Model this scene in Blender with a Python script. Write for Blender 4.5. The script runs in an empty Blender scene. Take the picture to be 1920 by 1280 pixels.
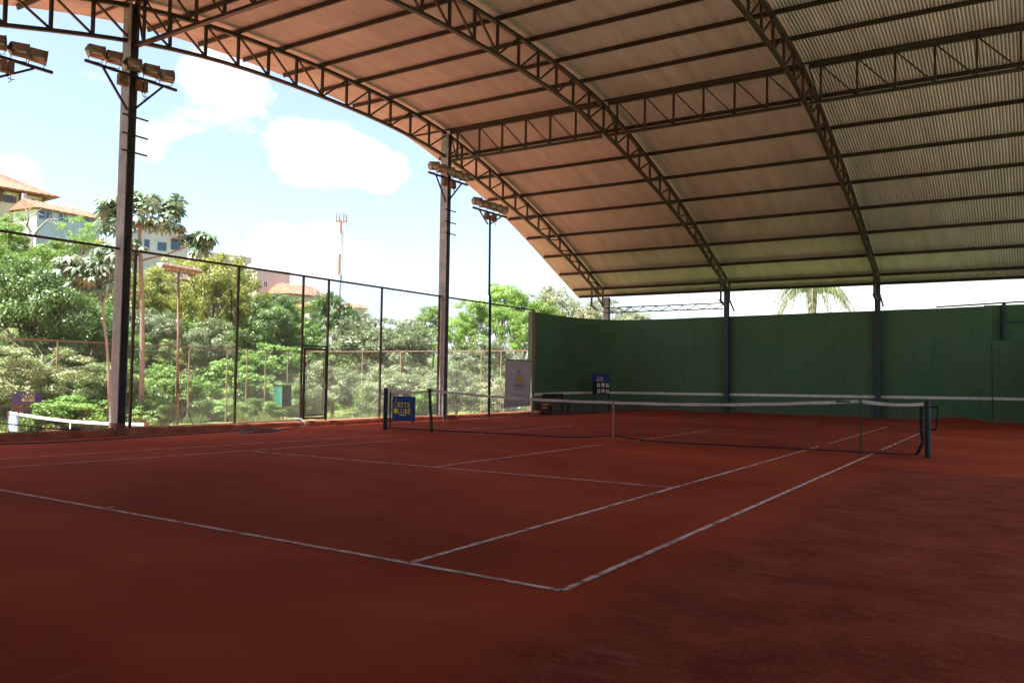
import bpy, math, random
import numpy as np
from mathutils import Vector, Matrix, Quaternion

random.seed(7)
RNG = np.random.default_rng(11)
S = bpy.context.scene
C = S.collection
PI = math.pi

# ------------------------------------------------------------------ camera
F_PX = 1549.95                       # focal length for a 1920 px wide frame
CAM = np.array([8.2424, -4.9923, 1.4349])
YAW, PITCH, ROLL = -0.5702576, 0.0432639, 0.01547877
_cy, _sy = math.cos(YAW), math.sin(YAW)
FWD = np.array([_sy * math.cos(PITCH), _cy * math.cos(PITCH), math.sin(PITCH)])
_r = np.array([_cy, -_sy, 0.0]); _u = np.cross(_r, FWD)
RIGHT = _r * math.cos(ROLL) + _u * math.sin(ROLL)
UP = -_r * math.sin(ROLL) + _u * math.cos(ROLL)
cd = bpy.data.cameras.new('camera'); cam = bpy.data.objects.new('camera', cd); C.objects.link(cam)
cd.sensor_width = 36.0; cd.lens = F_PX / 1920 * 36.0
cd.clip_start = 0.05; cd.clip_end = 3000
cam.matrix_world = Matrix(((RIGHT[0], UP[0], -FWD[0], CAM[0]), (RIGHT[1], UP[1], -FWD[1], CAM[1]),
                           (RIGHT[2], UP[2], -FWD[2], CAM[2]), (0, 0, 0, 1)))
S.camera = cam

def RAY(px, py):
    return FWD * F_PX + RIGHT * (px - 960) - UP * (py - 640)
def P(px, py, d):                    # survey: the point seen at (px, py) at depth d metres
    return CAM + RAY(px, py) / F_PX * d
def G(px, py, z=0.0):                # survey: the point seen at (px, py) on the level z
    r = RAY(px, py); return CAM + r * ((z - CAM[2]) / r[2])
def ONX(px, py, x):
    r = RAY(px, py); return CAM + r * ((x - CAM[0]) / r[0])
def ONY(px, py, y):
    r = RAY(px, py); return CAM + r * ((y - CAM[1]) / r[1])

# ------------------------------------------------------------------ light
SUN_TO = Vector((-0.20, -0.42, 1.0)).normalized()
SUN_STRENGTH = 5.0
SKY_STRENGTH = 0.078
EXPOSURE = 2.1
sl = bpy.data.lights.new('sun', 'SUN'); sun = bpy.data.objects.new('sun', sl); C.objects.link(sun)
sl.energy = SUN_STRENGTH; sl.angle = math.radians(0.53); sl.color = (1.0, 0.96, 0.91)
sun.rotation_euler = SUN_TO.to_track_quat('Z', 'Y').to_euler()
sun.location = (0, 0, 40)
W = bpy.data.worlds.new('World'); S.world = W; W.use_nodes = True
wn = W.node_tree.nodes; wl = W.node_tree.links; wn.clear()
wo = wn.new('ShaderNodeOutputWorld'); bg = wn.new('ShaderNodeBackground'); bg.inputs[1].default_value = SKY_STRENGTH
sky = wn.new('ShaderNodeTexSky'); sky.sky_type = 'NISHITA'; sky.sun_disc = False
sky.sun_elevation = math.asin(SUN_TO.z); sky.sun_rotation = math.atan2(SUN_TO.x, SUN_TO.y)
sky.air_density = 1.0; sky.dust_density = 3.0; sky.ozone_density = 1.0; sky.altitude = 800
tc = wn.new('ShaderNodeTexCoord')
mp = wn.new('ShaderNodeMapping'); mp.inputs['Scale'].default_value = (1.0, 1.0, 2.0); mp.inputs['Location'].default_value = (0.35, 0.1, 0.0)
wl.new(tc.outputs['Generated'], mp.inputs['Vector'])
nz = wn.new('ShaderNodeTexNoise'); nz.inputs['Scale'].default_value = 9.0; nz.inputs['Detail'].default_value = 9; nz.inputs['Roughness'].default_value = 0.58; nz.inputs['Distortion'].default_value = 0.25
wl.new(mp.outputs[0], nz.inputs['Vector'])
amp = wn.new('ShaderNodeMath'); amp.operation = 'MULTIPLY_ADD'; amp.inputs[1].default_value = 1.7; amp.inputs[2].default_value = -0.42
wl.new(nz.outputs[0], amp.inputs[0]); nsum = amp.outputs[0]
def cloud(direction, size, gain, acc):
    """one cumulus: a soft lobe about a direction, broken up by the noise"""
    d = Vector(direction).normalized()
    sub = wn.new('ShaderNodeVectorMath'); sub.operation = 'SUBTRACT'; sub.inputs[1].default_value = d
    nrm = wn.new('ShaderNodeVectorMath'); nrm.operation = 'NORMALIZE'; wl.new(tc.outputs['Generated'], nrm.inputs[0])
    wl.new(nrm.outputs[0], sub.inputs[0])
    sc = wn.new('ShaderNodeVectorMath'); sc.operation = 'MULTIPLY'; sc.inputs[1].default_value = (1 / size, 1 / size, 1.7 / size)
    wl.new(sub.outputs[0], sc.inputs[0])
    ln = wn.new('ShaderNodeVectorMath'); ln.operation = 'LENGTH'; wl.new(sc.outputs[0], ln.inputs[0])
    mr = wn.new('ShaderNodeMapRange'); mr.inputs[1].default_value = 0; mr.inputs[2].default_value = 1
    mr.inputs[3].default_value = gain; mr.inputs[4].default_value = 0; mr.clamp = True
    wl.new(ln.outputs['Value'], mr.inputs[0])
    ad = wn.new('ShaderNodeMath'); ad.operation = 'ADD'; wl.new(acc, ad.inputs[0]); wl.new(mr.outputs[0], ad.inputs[1])
    return ad.outputs[0]
for (px, py, size, gain) in ((425, 180, 0.085, 0.62), (400, 120, 0.05, 0.25), (640, 285, 0.10, 0.70), (560, 330, 0.07, 0.42), (710, 325, 0.06, 0.30), (560, 235, 0.04, 0.25), (5, 330, 0.07, 0.55), (900, 640, 0.16, 0.35),
                             (560, 490, 0.11, 0.42), (1750, 540, 0.24, 0.6), (1500, 560, 0.22, 0.55)):
    d = RAY(px, py); nsum = cloud(d, size, gain, nsum)
for d, size, gain in (((-.3, -.9, .5), .4, .3), ((.8, -.4, .45), .4, .3), ((.9, .5, .3), .35, .3), ((-.9, -.3, .35), .3, .25), ((.1, .3, .95), .4, .2)):
    nsum = cloud(d, size, gain, nsum)
cr = wn.new('ShaderNodeValToRGB'); cr.color_ramp.elements[0].position = 0.56; cr.color_ramp.elements[1].position = 1.02
cr.color_ramp.elements[0].color = (0, 0, 0, 1); cr.color_ramp.elements[1].color = (1, 1, 1, 1)
wl.new(nsum, cr.inputs[0])
veil = wn.new('ShaderNodeMath'); veil.operation = 'MAXIMUM'; veil.inputs[1].default_value = 0.105      # thin high haze
wl.new(cr.outputs[0], veil.inputs[0])
mx = wn.new('ShaderNodeMix'); mx.data_type = 'RGBA'
wl.new(veil.outputs[0], mx.inputs[0]); wl.new(sky.outputs[0], mx.inputs[6]); mx.inputs[7].default_value = (5.2, 5.3, 5.4, 1)
wl.new(mx.outputs[2], bg.inputs[0]); wl.new(bg.outputs[0], wo.inputs[0])
S.view_settings.view_transform = 'Standard'; S.view_settings.look = 'None'; S.view_settings.gamma = 1
S.view_settings.exposure = EXPOSURE; S.view_settings.use_curve_mapping = False
S.render.engine = 'CYCLES'
S.cycles.max_bounces = 8; S.cycles.diffuse_bounces = 5; S.cycles.glossy_bounces = 3
S.cycles.transmission_bounces = 3; S.cycles.transparent_max_bounces = 6
S.cycles.caustics_reflective = False; S.cycles.caustics_refractive = False
S.cycles.use_denoising = True

# ------------------------------------------------------------------ materials
def nodes_of(m):
    return m.node_tree.nodes, m.node_tree.links
def mat(name, col, rough=0.7, metal=0.0, var=0.25, scale=6.0, bump=0.0, bscale=40.0, spots=None, spec=0.3, stretch=(1, 1, 1)):
    """principled with colour mottling, optional second colour in spots (rust, dust, flaking) and fine relief"""
    m = bpy.data.materials.new(name); m.use_nodes = True
    n, l = nodes_of(m); b = n['Principled BSDF']
    b.inputs['Roughness'].default_value = rough; b.inputs['Metallic'].default_value = metal
    b.inputs['Specular IOR Level'].default_value = spec
    g = n.new('ShaderNodeNewGeometry')
    mpn = n.new('ShaderNodeMapping'); mpn.inputs['Scale'].default_value = stretch
    l.new(g.outputs['Position'], mpn.inputs['Vector'])
    t = n.new('ShaderNodeTexNoise'); t.inputs['Scale'].default_value = scale; t.inputs['Detail'].default_value = 5
    l.new(mpn.outputs[0], t.inputs['Vector'])
    r = n.new('ShaderNodeValToRGB')
    r.color_ramp.elements[0].position = 0.3; r.color_ramp.elements[1].position = 0.7
    r.color_ramp.elements[0].color = tuple(c * (1 - var) for c in col) + (1,)
    r.color_ramp.elements[1].color = tuple(min(1, c * (1 + var)) for c in col) + (1,)
    l.new(t.outputs[0], r.inputs[0]); out = r.outputs[0]
    if spots:
        scol, sscale, lo, hi = spots
        t2 = n.new('ShaderNodeTexNoise'); t2.inputs['Scale'].default_value = sscale; t2.inputs['Detail'].default_value = 8; t2.inputs['Roughness'].default_value = 0.65
        l.new(mpn.outputs[0], t2.inputs['Vector'])
        r2 = n.new('ShaderNodeValToRGB'); r2.color_ramp.elements[0].position = lo; r2.color_ramp.elements[1].position = hi
        l.new(t2.outputs[0], r2.inputs[0])
        mxx = n.new('ShaderNodeMix'); mxx.data_type = 'RGBA'
        l.new(r2.outputs[0], mxx.inputs[0]); l.new(out, mxx.inputs[6]); mxx.inputs[7].default_value = tuple(scol) + (1,)
        out = mxx.outputs[2]
    l.new(out, b.inputs['Base Color'])
    if bump:
        t3 = n.new('ShaderNodeTexNoise'); t3.inputs['Scale'].default_value = bscale; t3.inputs['Detail'].default_value = 4
        l.new(mpn.outputs[0], t3.inputs['Vector'])
        bp = n.new('ShaderNodeBump'); bp.inputs['Strength'].default_value = bump; bp.inputs['Distance'].default_value = 0.02
        l.new(t3.outputs[0], bp.inputs['Height']); l.new(bp.outputs[0], b.inputs['Normal'])
    return m
def leaf_mat(name, ramp, rough=0.38, trans=0.42):
    """leaves: one colour per leaf from the ramp, some light passing through"""
    m = bpy.data.materials.new(name); m.use_nodes = True
    n, l = nodes_of(m); b = n['Principled BSDF']; b.inputs['Roughness'].default_value = rough
    b.inputs['Specular IOR Level'].default_value = 0.55
    g = n.new('ShaderNodeNewGeometry'); oi = n.new('ShaderNodeObjectInfo')
    r = n.new('ShaderNodeValToRGB'); els = r.color_ramp.elements
    els[0].position = 0; els[0].color = tuple(ramp[0]) + (1,); els[1].position = 1; els[1].color = tuple(ramp[-1]) + (1,)
    for i, c in enumerate(ramp[1:-1]):
        e = els.new((i + 1) / (len(ramp) - 1)); e.color = tuple(c) + (1,)
    t = n.new('ShaderNodeTexNoise'); t.inputs['Scale'].default_value = 0.8; l.new(g.outputs['Position'], t.inputs['Vector'])
    ma = n.new('ShaderNodeMath'); ma.operation = 'MULTIPLY_ADD'; ma.inputs[1].default_value = 0.6; l.new(g.outputs['Random Per Island'], ma.inputs[0])
    mb_ = n.new('ShaderNodeMath'); mb_.operation = 'MULTIPLY_ADD'; mb_.inputs[1].default_value = 1.2; mb_.inputs[2].default_value = -0.4
    l.new(t.outputs[0], mb_.inputs[0]); l.new(mb_.outputs[0], ma.inputs[2])
    l.new(ma.outputs[0], r.inputs[0])
    hs = n.new('ShaderNodeHueSaturation'); l.new(r.outputs[0], hs.inputs['Color'])
    mr = n.new('ShaderNodeMapRange'); mr.inputs[3].default_value = 0.8; mr.inputs[4].default_value = 1.2; l.new(oi.outputs['Random'], mr.inputs[0])
    l.new(mr.outputs[0], hs.inputs['Value']); col = hs.outputs[0]
    l.new(col, b.inputs['Base Color'])
    tr = n.new('ShaderNodeBsdfTranslucent'); l.new(col, tr.inputs[0])
    ms = n.new('ShaderNodeMixShader'); ms.inputs[0].default_value = trans
    l.new(b.outputs[0], ms.inputs[1]); l.new(tr.outputs[0], ms.inputs[2]); l.new(ms.outputs[0], n['Material Output'].inputs[0])
    return m

M = {}
M['steel'] = mat('dark_brown_steel_paint', (0.030, 0.022, 0.017), 0.5, 0, 0.35, 3, spots=((0.09, 0.042, 0.025), 9, 0.55, 0.78))
M['column'] = mat('weathered_column_paint', (0.24, 0.26, 0.27), 0.55, 0, 0.25, 4, spots=((0.16, 0.10, 0.07), 6, 0.62, 0.8))
M['column_rust'] = mat('rusty_column_foot', (0.20, 0.085, 0.05), 0.8, 0, 0.4, 14)
M['wall_column'] = mat('blue_grey_column_paint', (0.035, 0.05, 0.06), 0.5, 0, 0.25, 4)
M['zinc'] = mat('zinc_roof_sheet', (0.49, 0.46, 0.435), 0.45, 0.15, 0.14, 1.2, spots=((0.36, 0.29, 0.24), 2.2, 0.55, 0.82), spec=0.4, stretch=(2.5, .4, 1))
M['post'] = mat('dark_fence_post_paint', (0.045, 0.03, 0.025), 0.55, 0, 0.3, 5, spots=((0.22, 0.09, 0.05), 7, 0.55, 0.72))
M['rust_pipe'] = mat('rusty_pipe', (0.23, 0.135, 0.09), 0.8, 0, 0.35, 9)
M['yellow_post'] = mat('faded_ochre_post', (0.26, 0.20, 0.11), 0.8, 0, 0.3, 9)
M['wire'] = mat('galvanised_wire', (0.24, 0.22, 0.20), 0.5, 0.3, 0.2, 8)
M['wire_old'] = mat('weathered_wire', (0.30, 0.28, 0.22), 0.7, 0.0, 0.2, 8)
M['kerb'] = mat('clay_stained_concrete', (0.30, 0.105, 0.06), 0.95, 0, 0.3, 2.5, 0.4, 30, spots=((0.45, 0.24, 0.17), 3, 0.55, 0.75))
M['black'] = mat('black_paint', (0.012, 0.013, 0.016), 0.45, 0, 0.2, 5)
M['blue_black'] = mat('blue_black_paint', (0.010, 0.012, 0.016), 0.5, 0, 0.2, 5)
M['net_cord'] = mat('dark_net_cord', (0.018, 0.022, 0.026), 0.8, 0, 0.2, 5)
M['band'] = mat('blue_black_webbing', (0.020, 0.022, 0.027), 0.8, 0, 0.3, 12)
M['tape'] = mat('dusty_white_canvas', (0.62, 0.50, 0.46), 0.9, 0, 0.12, 12, 0.4, 60, spots=((0.50, 0.30, 0.24), 5, 0.55, 0.8))
M['white_tape'] = mat('clean_white_canvas', (0.8, 0.79, 0.77), 0.9, 0, 0.05, 6)
M['strap'] = mat('clay_stained_strap', (0.40, 0.20, 0.13), 0.9, 0, 0.2, 14)
M['green_stick'] = mat('green_stick_paint', (0.03, 0.08, 0.04), 0.5, 0, 0.25, 9)
M['blue_cloth'] = mat('blue_banner_cloth', (0.022, 0.055, 0.20), 0.8, 0, 0.2, 7)
M['pale_blue'] = mat('pale_banner_cloth', (0.22, 0.48, 0.66), 0.8, 0, 0.2, 7)  # much paler blue than the cloth on the near net
M['yellow'] = mat('yellow_print', (0.75, 0.62, 0.06), 0.7, 0, 0.05, 9)
M['ball_yellow'] = mat('ball_yellow_print', (0.72, 0.60, 0.03), 0.7, 0, 0.1, 30)
M['cream'] = mat('cream_print', (0.72, 0.68, 0.42), 0.7, 0, 0.05, 9)
M['purple'] = mat('purple_board', (0.085, 0.035, 0.19), 0.6, 0, 0.15, 4, spots=((0.035, 0.025, 0.19), 2.0, 0.45, 0.6))
M['blue_board'] = mat('blue_board', (0.02, 0.045, 0.22), 0.6, 0, 0.2, 4)
M['maroon'] = mat('maroon_board', (0.13, 0.05, 0.045), 0.7, 0, 0.2, 6)
M['card'] = mat('white_number_card', (0.72, 0.68, 0.68), 0.8, 0, 0.05, 6)
M['ink'] = mat('black_print', (0.02, 0.02, 0.022), 0.7, 0, 0.1, 6)
M['grey_print'] = mat('grey_print', (0.22, 0.19, 0.19), 0.7, 0, 0.05, 6)
M['banner'] = mat('dusty_grey_banner', (0.48, 0.43, 0.43), 0.85, 0, 0.06, 3)
M['logo_blue'] = mat('pale_blue_print', (0.32, 0.36, 0.55), 0.8, 0, 0.05, 6)
M['logo_gold'] = mat('gold_print', (0.55, 0.36, 0.08), 0.8, 0, 0.05, 6)
M['lamp'] = mat('tarnished_lamp_shell', (0.24, 0.22, 0.20), 0.36, 0.4, 0.3, 5, spots=((0.22, 0.14, 0.10), 6, 0.5, 0.75))
M['lamp_glass'] = mat('dull_lamp_glass', (0.45, 0.42, 0.38), 0.2, 0, 0.1, 4, spec=0.6)
M['lamp_white'] = mat('white_lamp_shell', (0.75, 0.73, 0.70), 0.5, 0, 0.08, 4)
M['lamp_copper'] = mat('copper_lamp_glass', (0.42, 0.17, 0.08), 0.35, 0.2, 0.25, 7)
M['ballast'] = mat('rusty_ballast_box', (0.20, 0.12, 0.085), 0.7, 0.1, 0.4, 11)
M['hose'] = mat('grey_rubber_hose', (0.06, 0.06, 0.062), 0.55, 0, 0.2, 8)
M['hose_end'] = mat('pale_hose', (0.32, 0.38, 0.40), 0.5, 0, 0.1, 8)
M['teal'] = mat('teal_box_paint', (0.05, 0.19, 0.13), 0.6, 0, 0.2, 5)
M['box_dark'] = mat('lid_and_shade_green', (0.014, 0.024, 0.018), 0.6, 0, 0.2, 5)  # dark green of the lid, also painted shade on the box side
M['wood'] = mat('worn_bench_wood', (0.22, 0.09, 0.05), 0.7, 0, 0.3, 9, 0.3, 30, stretch=(1, 8, 8))
M['wood_light'] = mat('pale_orange_wood', (0.42, 0.20, 0.10), 0.7, 0, 0.3, 9)
M['dark_wood'] = mat('dark_wood', (0.045, 0.022, 0.018), 0.7, 0, 0.3, 9)
M['bark'] = mat('grey_brown_bark', (0.16, 0.12, 0.09), 0.95, 0, 0.35, 7, 0.5, 20)
M['pale_bark'] = mat('pale_ringed_bark', (0.27, 0.225, 0.18), 0.9, 0, 0.25, 6, 0.4, 20, stretch=(1, 1, 6))
M['dry_twig'] = mat('dry_bleached_twig', (0.32, 0.27, 0.22), 0.9, 0, 0.2, 7)
M['ball'] = mat('green_ball_felt', (0.20, 0.42, 0.10), 0.9, 0, 0.1, 40)
M['plaster_cream'] = mat('cream_plaster', (0.62, 0.50, 0.38), 0.9, 0, 0.08, 0.6)
M['plaster_white'] = mat('white_plaster', (0.78, 0.75, 0.70), 0.9, 0, 0.06, 0.6)
M['plaster_shade'] = mat('shaded_white_plaster', (0.46, 0.50, 0.58), 0.9, 0, 0.10, 0.5)  # shade on the white house's plaster, put into a grey-blue colour
M['plaster_grey'] = mat('pale_grey_plaster', (0.60, 0.55, 0.52), 0.9, 0, 0.08, 0.6)
M['plaster_pink'] = mat('pale_pink_plaster', (0.58, 0.50, 0.47), 0.9, 0, 0.08, 0.6)
M['tile'] = mat('terracotta_tile', (0.36, 0.155, 0.10), 0.85, 0, 0.25, 1.5)
M['shutter'] = mat('dark_wood_shutter', (0.16, 0.10, 0.085), 0.7, 0, 0.2, 3)
M['glass_blue'] = mat('blue_window_glass', (0.05, 0.09, 0.16), 0.15, 0, 0.3, 0.7, spec=0.6)
M['glass_dark'] = mat('dark_window_glass', (0.03, 0.04, 0.05), 0.15, 0, 0.3, 0.7, spec=0.6)
M['tower_orange'] = mat('orange_tower_paint', (0.50, 0.16, 0.085), 0.6, 0, 0.1, 2)
M['tower_white'] = mat('white_tower_paint', (0.42, 0.42, 0.44), 0.6, 0, 0.05, 2)
M['tower_grey'] = mat('grey_antenna', (0.24, 0.24, 0.27), 0.6, 0, 0.1, 2)
# foliage
L = {}
L['dark'] = leaf_mat('dark_fine_leaf', [(0.04, 0.085, 0.022), (0.08, 0.155, 0.035), (0.15, 0.25, 0.065), (0.25, 0.34, 0.11)])
L['yellow'] = leaf_mat('yellow_green_leaf', [(0.10, 0.14, 0.025), (0.22, 0.26, 0.04), (0.33, 0.35, 0.06), (0.36, 0.29, 0.07)])
L['silver'] = leaf_mat('silver_olive_leaf', [(0.08, 0.125, 0.045), (0.16, 0.22, 0.085), (0.26, 0.32, 0.15), (0.36, 0.40, 0.24)], trans=0.32)
L['bright'] = leaf_mat('bright_broad_leaf', [(0.07, 0.15, 0.03), (0.14, 0.27, 0.055), (0.23, 0.38, 0.085), (0.34, 0.47, 0.16)])
L['cream'] = leaf_mat('cream_dry_leaf', [(0.10, 0.15, 0.045), (0.20, 0.26, 0.09), (0.33, 0.38, 0.16), (0.42, 0.42, 0.25)], trans=0.32)
L['lime'] = leaf_mat('lime_leaf', [(0.08, 0.16, 0.025), (0.16, 0.28, 0.04), (0.26, 0.40, 0.06), (0.36, 0.46, 0.11)])
L['olive'] = leaf_mat('sparse_grey_leaf_with_orange', [(0.10, 0.13, 0.06), (0.20, 0.24, 0.12), (0.30, 0.33, 0.20), (0.50, 0.30, 0.09)], trans=0.25)
L['cecropia'] = leaf_mat('large_lobed_leaf', [(0.07, 0.13, 0.06), (0.13, 0.21, 0.11), (0.22, 0.30, 0.18), (0.34, 0.40, 0.29)], rough=0.35, trans=0.2)
L['cecropia_old'] = leaf_mat('yellowed_lobed_leaf', [(0.10, 0.09, 0.03), (0.20, 0.17, 0.04)], trans=0.3)
L['palm'] = leaf_mat('palm_leaflet', [(0.05, 0.085, 0.02), (0.10, 0.14, 0.035), (0.18, 0.19, 0.06)], trans=0.25)
L['grass'] = leaf_mat('long_grass_blade', [(0.07, 0.12, 0.03), (0.13, 0.20, 0.05), (0.20, 0.27, 0.08), (0.30, 0.30, 0.13)], trans=0.3)

# ------------------------------------------------------------------ object helpers
OFF = {}
def tag(o, label=None, cat=None, group=None, kind=None):
    if label: o['label'] = label
    if cat: o['category'] = cat
    if group: o['group'] = group
    if kind: o['kind'] = kind
    return o
def thing(name, label, cat, loc=(0, 0, 0), group=None):
    o = bpy.data.objects.new(name, None); C.objects.link(o); o.location = loc; o.empty_display_size = 0.3
    OFF[o.name] = Vector(loc); return tag(o, label, cat, group)
def link(name, me, parent=None, kind=None):
    o = bpy.data.objects.new(name, me); C.objects.link(o)
    if parent is not None: o.parent = parent
    if kind: o['kind'] = kind
    return o
class MB:
    def __init__(self): self.v = []; self.f = []
    def add(self, vs, fs):
        k = len(self.v); self.v += [tuple(float(c) for c in v) for v in vs]; self.f += [tuple(i + k for i in f) for f in fs]; return self
    def box(self, a, b):
        (x0, y0, z0), (x1, y1, z1) = a, b
        return self.add([(x0, y0, z0), (x1, y0, z0), (x1, y1, z0), (x0, y1, z0), (x0, y0, z1), (x1, y0, z1), (x1, y1, z1), (x0, y1, z1)],
                        [(3, 2, 1, 0), (4, 5, 6, 7), (0, 1, 5, 4), (1, 2, 6, 5), (2, 3, 7, 6), (3, 0, 4, 7)])
    def bar(self, p, q, w, h, up=(0, 0, 1)):
        p = Vector(p); q = Vector(q); d = (q - p).normalized(); up = Vector(up)
        s = d.cross(up)
        if s.length < 1e-4: s = d.cross(Vector((1, 0, 0)))
        s.normalize(); u = s.cross(d)
        vs = [c + s * (i * w / 2) + u * (j * h / 2) for c in (p, q) for i, j in ((-1, -1), (1, -1), (1, 1), (-1, 1))]
        return self.add(vs, [(0, 1, 2, 3), (7, 6, 5, 4), (0, 4, 5, 1), (1, 5, 6, 2), (2, 6, 7, 3), (3, 7, 4, 0)])
    def tube(self, pts, rad, n=8, cap=True):
        pts = [Vector(p) for p in pts]; rr = rad if hasattr(rad, '__len__') else [rad] * len(pts)
        vs = []; fs = []; ref = None
        for i, p in enumerate(pts):
            d = (pts[min(i + 1, len(pts) - 1)] - pts[max(i - 1, 0)]).normalized()
            if ref is None:
                ref = d.cross(Vector((0, 0, 1)))
                if ref.length < 1e-3: ref = d.cross(Vector((1, 0, 0)))
            s = (ref - d * ref.dot(d)).normalized(); ref = s; u = d.cross(s)
            vs += [p + (s * math.cos(2 * PI * k / n) + u * math.sin(2 * PI * k / n)) * rr[i] for k in range(n)]
        for i in range(len(pts) - 1):
            for k in range(n):
                fs.append((i * n + k, i * n + (k + 1) % n, (i + 1) * n + (k + 1) % n, (i + 1) * n + k))
        if cap: fs += [tuple(range(n))[::-1], tuple(range((len(pts) - 1) * n, len(pts) * n))]
        return self.add(vs, fs)
    def lathe(self, prof, origin, axis='z', n=16):
        vs = []; fs = []
        for (t, r) in prof:
            for k in range(n):
                a = 2 * PI * k / n; c, s = r * math.cos(a), r * math.sin(a)
                vs.append({'z': (c, s, t), 'y': (c, t, s), 'x': (t, c, s)}[axis])
        vs = [(v[0] + origin[0], v[1] + origin[1], v[2] + origin[2]) for v in vs]
        for i in range(len(prof) - 1):
            for k in range(n): fs.append((i * n + k, i * n + (k + 1) % n, (i + 1) * n + (k + 1) % n, (i + 1) * n + k))
        return self.add(vs, fs)
    def build(self, name, m, parent=None, smooth=False, kind=None):
        off = Vector((0, 0, 0)) if parent is None else OFF.get(parent.name, Vector((0, 0, 0)))
        me = bpy.data.meshes.new(name)
        me.from_pydata([(x - off.x, y - off.y, z - off.z) for x, y, z in self.v], [], self.f)
        me.materials.append(m); me.update()
        if smooth: me.polygons.foreach_set('use_smooth', [True] * len(me.polygons))
        o = link(name, me, parent, kind); OFF[o.name] = off; return o
_cube = {}
def cube_mesh(m):
    if m.name not in _cube:
        me = bpy.data.meshes.new('bar'); b = MB().box((-.5, -.5, -.5), (.5, .5, .5))
        me.from_pydata(b.v, [], b.f); me.materials.append(m); me.update(); _cube[m.name] = me
    return _cube[m.name]
def bar(name, p, q, w, h, m, parent, up=(0, 0, 1)):
    """one steel member as an object of its own; all of a material share one mesh"""
    p = Vector(p); q = Vector(q); d = q - p; ln = d.length; d = d / ln; up = Vector(up)
    s = d.cross(up)
    if s.length < 1e-4: s = d.cross(Vector((1, 0, 0)))
    s.normalize(); u = s.cross(d)
    off = OFF.get(parent.name, Vector((0, 0, 0))) if parent is not None else Vector((0, 0, 0))
    o = link(name, cube_mesh(m), parent); c = (p + q) / 2 - off
    o.matrix_local = Matrix(((s.x * w, d.x * ln, u.x * h, c.x), (s.y * w, d.y * ln, u.y * h, c.y), (s.z * w, d.z * ln, u.z * h, c.z), (0, 0, 0, 1)))
    return o
def copy_tree(o, parent=None):
    c = o.copy(); C.objects.link(c)
    if parent is not None: c.parent = parent
    for ch in list(o.children): copy_tree(ch, c)
    return c
def raw_mesh(name, verts, quads, m, smooth=False):
    verts = np.asarray(verts, dtype=np.float32); quads = np.asarray(quads, dtype=np.int32); k = quads.shape[1]
    me = bpy.data.meshes.new(name); me.vertices.add(len(verts)); me.vertices.foreach_set('co', verts.ravel())
    me.loops.add(quads.size); me.loops.foreach_set('vertex_index', quads.ravel())
    me.polygons.add(len(quads)); me.polygons.foreach_set('loop_start', np.arange(len(quads), dtype=np.int32) * k)
    me.update(calc_edges=True)
    for mm in (m if isinstance(m, list) else [m]): me.materials.append(mm)
    if smooth: me.polygons.foreach_set('use_smooth', [True] * len(quads))
    return me
def text(s, size, m, parent, mat4, bold=0.0, name='lettering', align='LEFT', sx=1.0):
    cu = bpy.data.curves.new(name, 'FONT'); cu.body = s; cu.size = size; cu.offset = bold * .45; cu.space_character = 1.06; cu.extrude = 0.0006
    cu.align_x = align; cu.resolution_u = 2
    tmp = bpy.data.objects.new('tmp', cu); C.objects.link(tmp)
    me = bpy.data.meshes.new_from_object(tmp.evaluated_get(bpy.context.evaluated_depsgraph_get()))
    bpy.data.objects.remove(tmp); bpy.data.curves.remove(cu); me.name = name; me.materials.clear(); me.materials.append(m)
    o = link(name, me, parent); o.matrix_local = mat4 @ Matrix.Diagonal((sx, 1, 1, 1)); return o

# ------------------------------------------------------------------ terrain
def smooth(e0, e1, x):
    t = np.clip((x - e0) / (e1 - e0), 0, 1); return t * t * (3 - 2 * t)
def terrain(x, y):
    x = np.asarray(x, float); y = np.asarray(y, float)
    low = np.where(x < -10.35, -1.8, -0.25)
    steep = 0.34 * (1 - smooth(25, 110, y)) * smooth(-120, -20, y) + 0.02
    rise = np.clip(-39.0 - x, 0, 95) * steep * smooth(-38, -48, x)
    back = smooth(37.5, 44, y) * smooth(-10, -14, x) * 0.6 + smooth(44, 140, y) * 2.0
    far = smooth(150, 500, np.hypot(x, y)) * 6
    return low + rise + np.where(x < -10.35, back, 0) + far + 0.25 * np.sin(x * .21 + 1) * np.sin(y * .17) * smooth(-39, -46, x)
def tz(x, y): return float(terrain(x, y))
xs = np.concatenate([[-700, -520, -400, -300, -230, -180], np.arange(-150, -36, 3.0), [-36, -30, -24, -18, -14, -10.5, -10.2, -5, 0, 6, 10, 14, 20, 30, 50, 90, 160, 300, 500]])
ys = np.concatenate([[-400, -250, -150, -100, -70, -50], np.arange(-40, 140, 4.0), [150, 180, 220, 280, 360, 460, 600, 800]])
gx, gy = np.meshgrid(xs, ys, indexing='ij'); gz = terrain(gx, gy)
nx, ny = gx.shape
idx = np.arange(nx * ny).reshape(nx, ny)
q = np.stack([idx[:-1, :-1], idx[1:, :-1], idx[1:, 1:], idx[:-1, 1:]], -1).reshape(-1, 4)
m_soil = mat('grassy_earth', (0.135, 0.18, 0.045), 1.0, 0, 0.4, 0.6, 0.6, 3.0, spots=((0.16, 0.10, 0.055), 0.25, 0.5, 0.7))
go = link('ground', raw_mesh('ground', np.stack([gx, gy, gz], -1).reshape(-1, 3), q, m_soil, True), None, 'structure')
go['label'] = 'grassy earth rising to a wooded hill beyond the courts'

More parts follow.
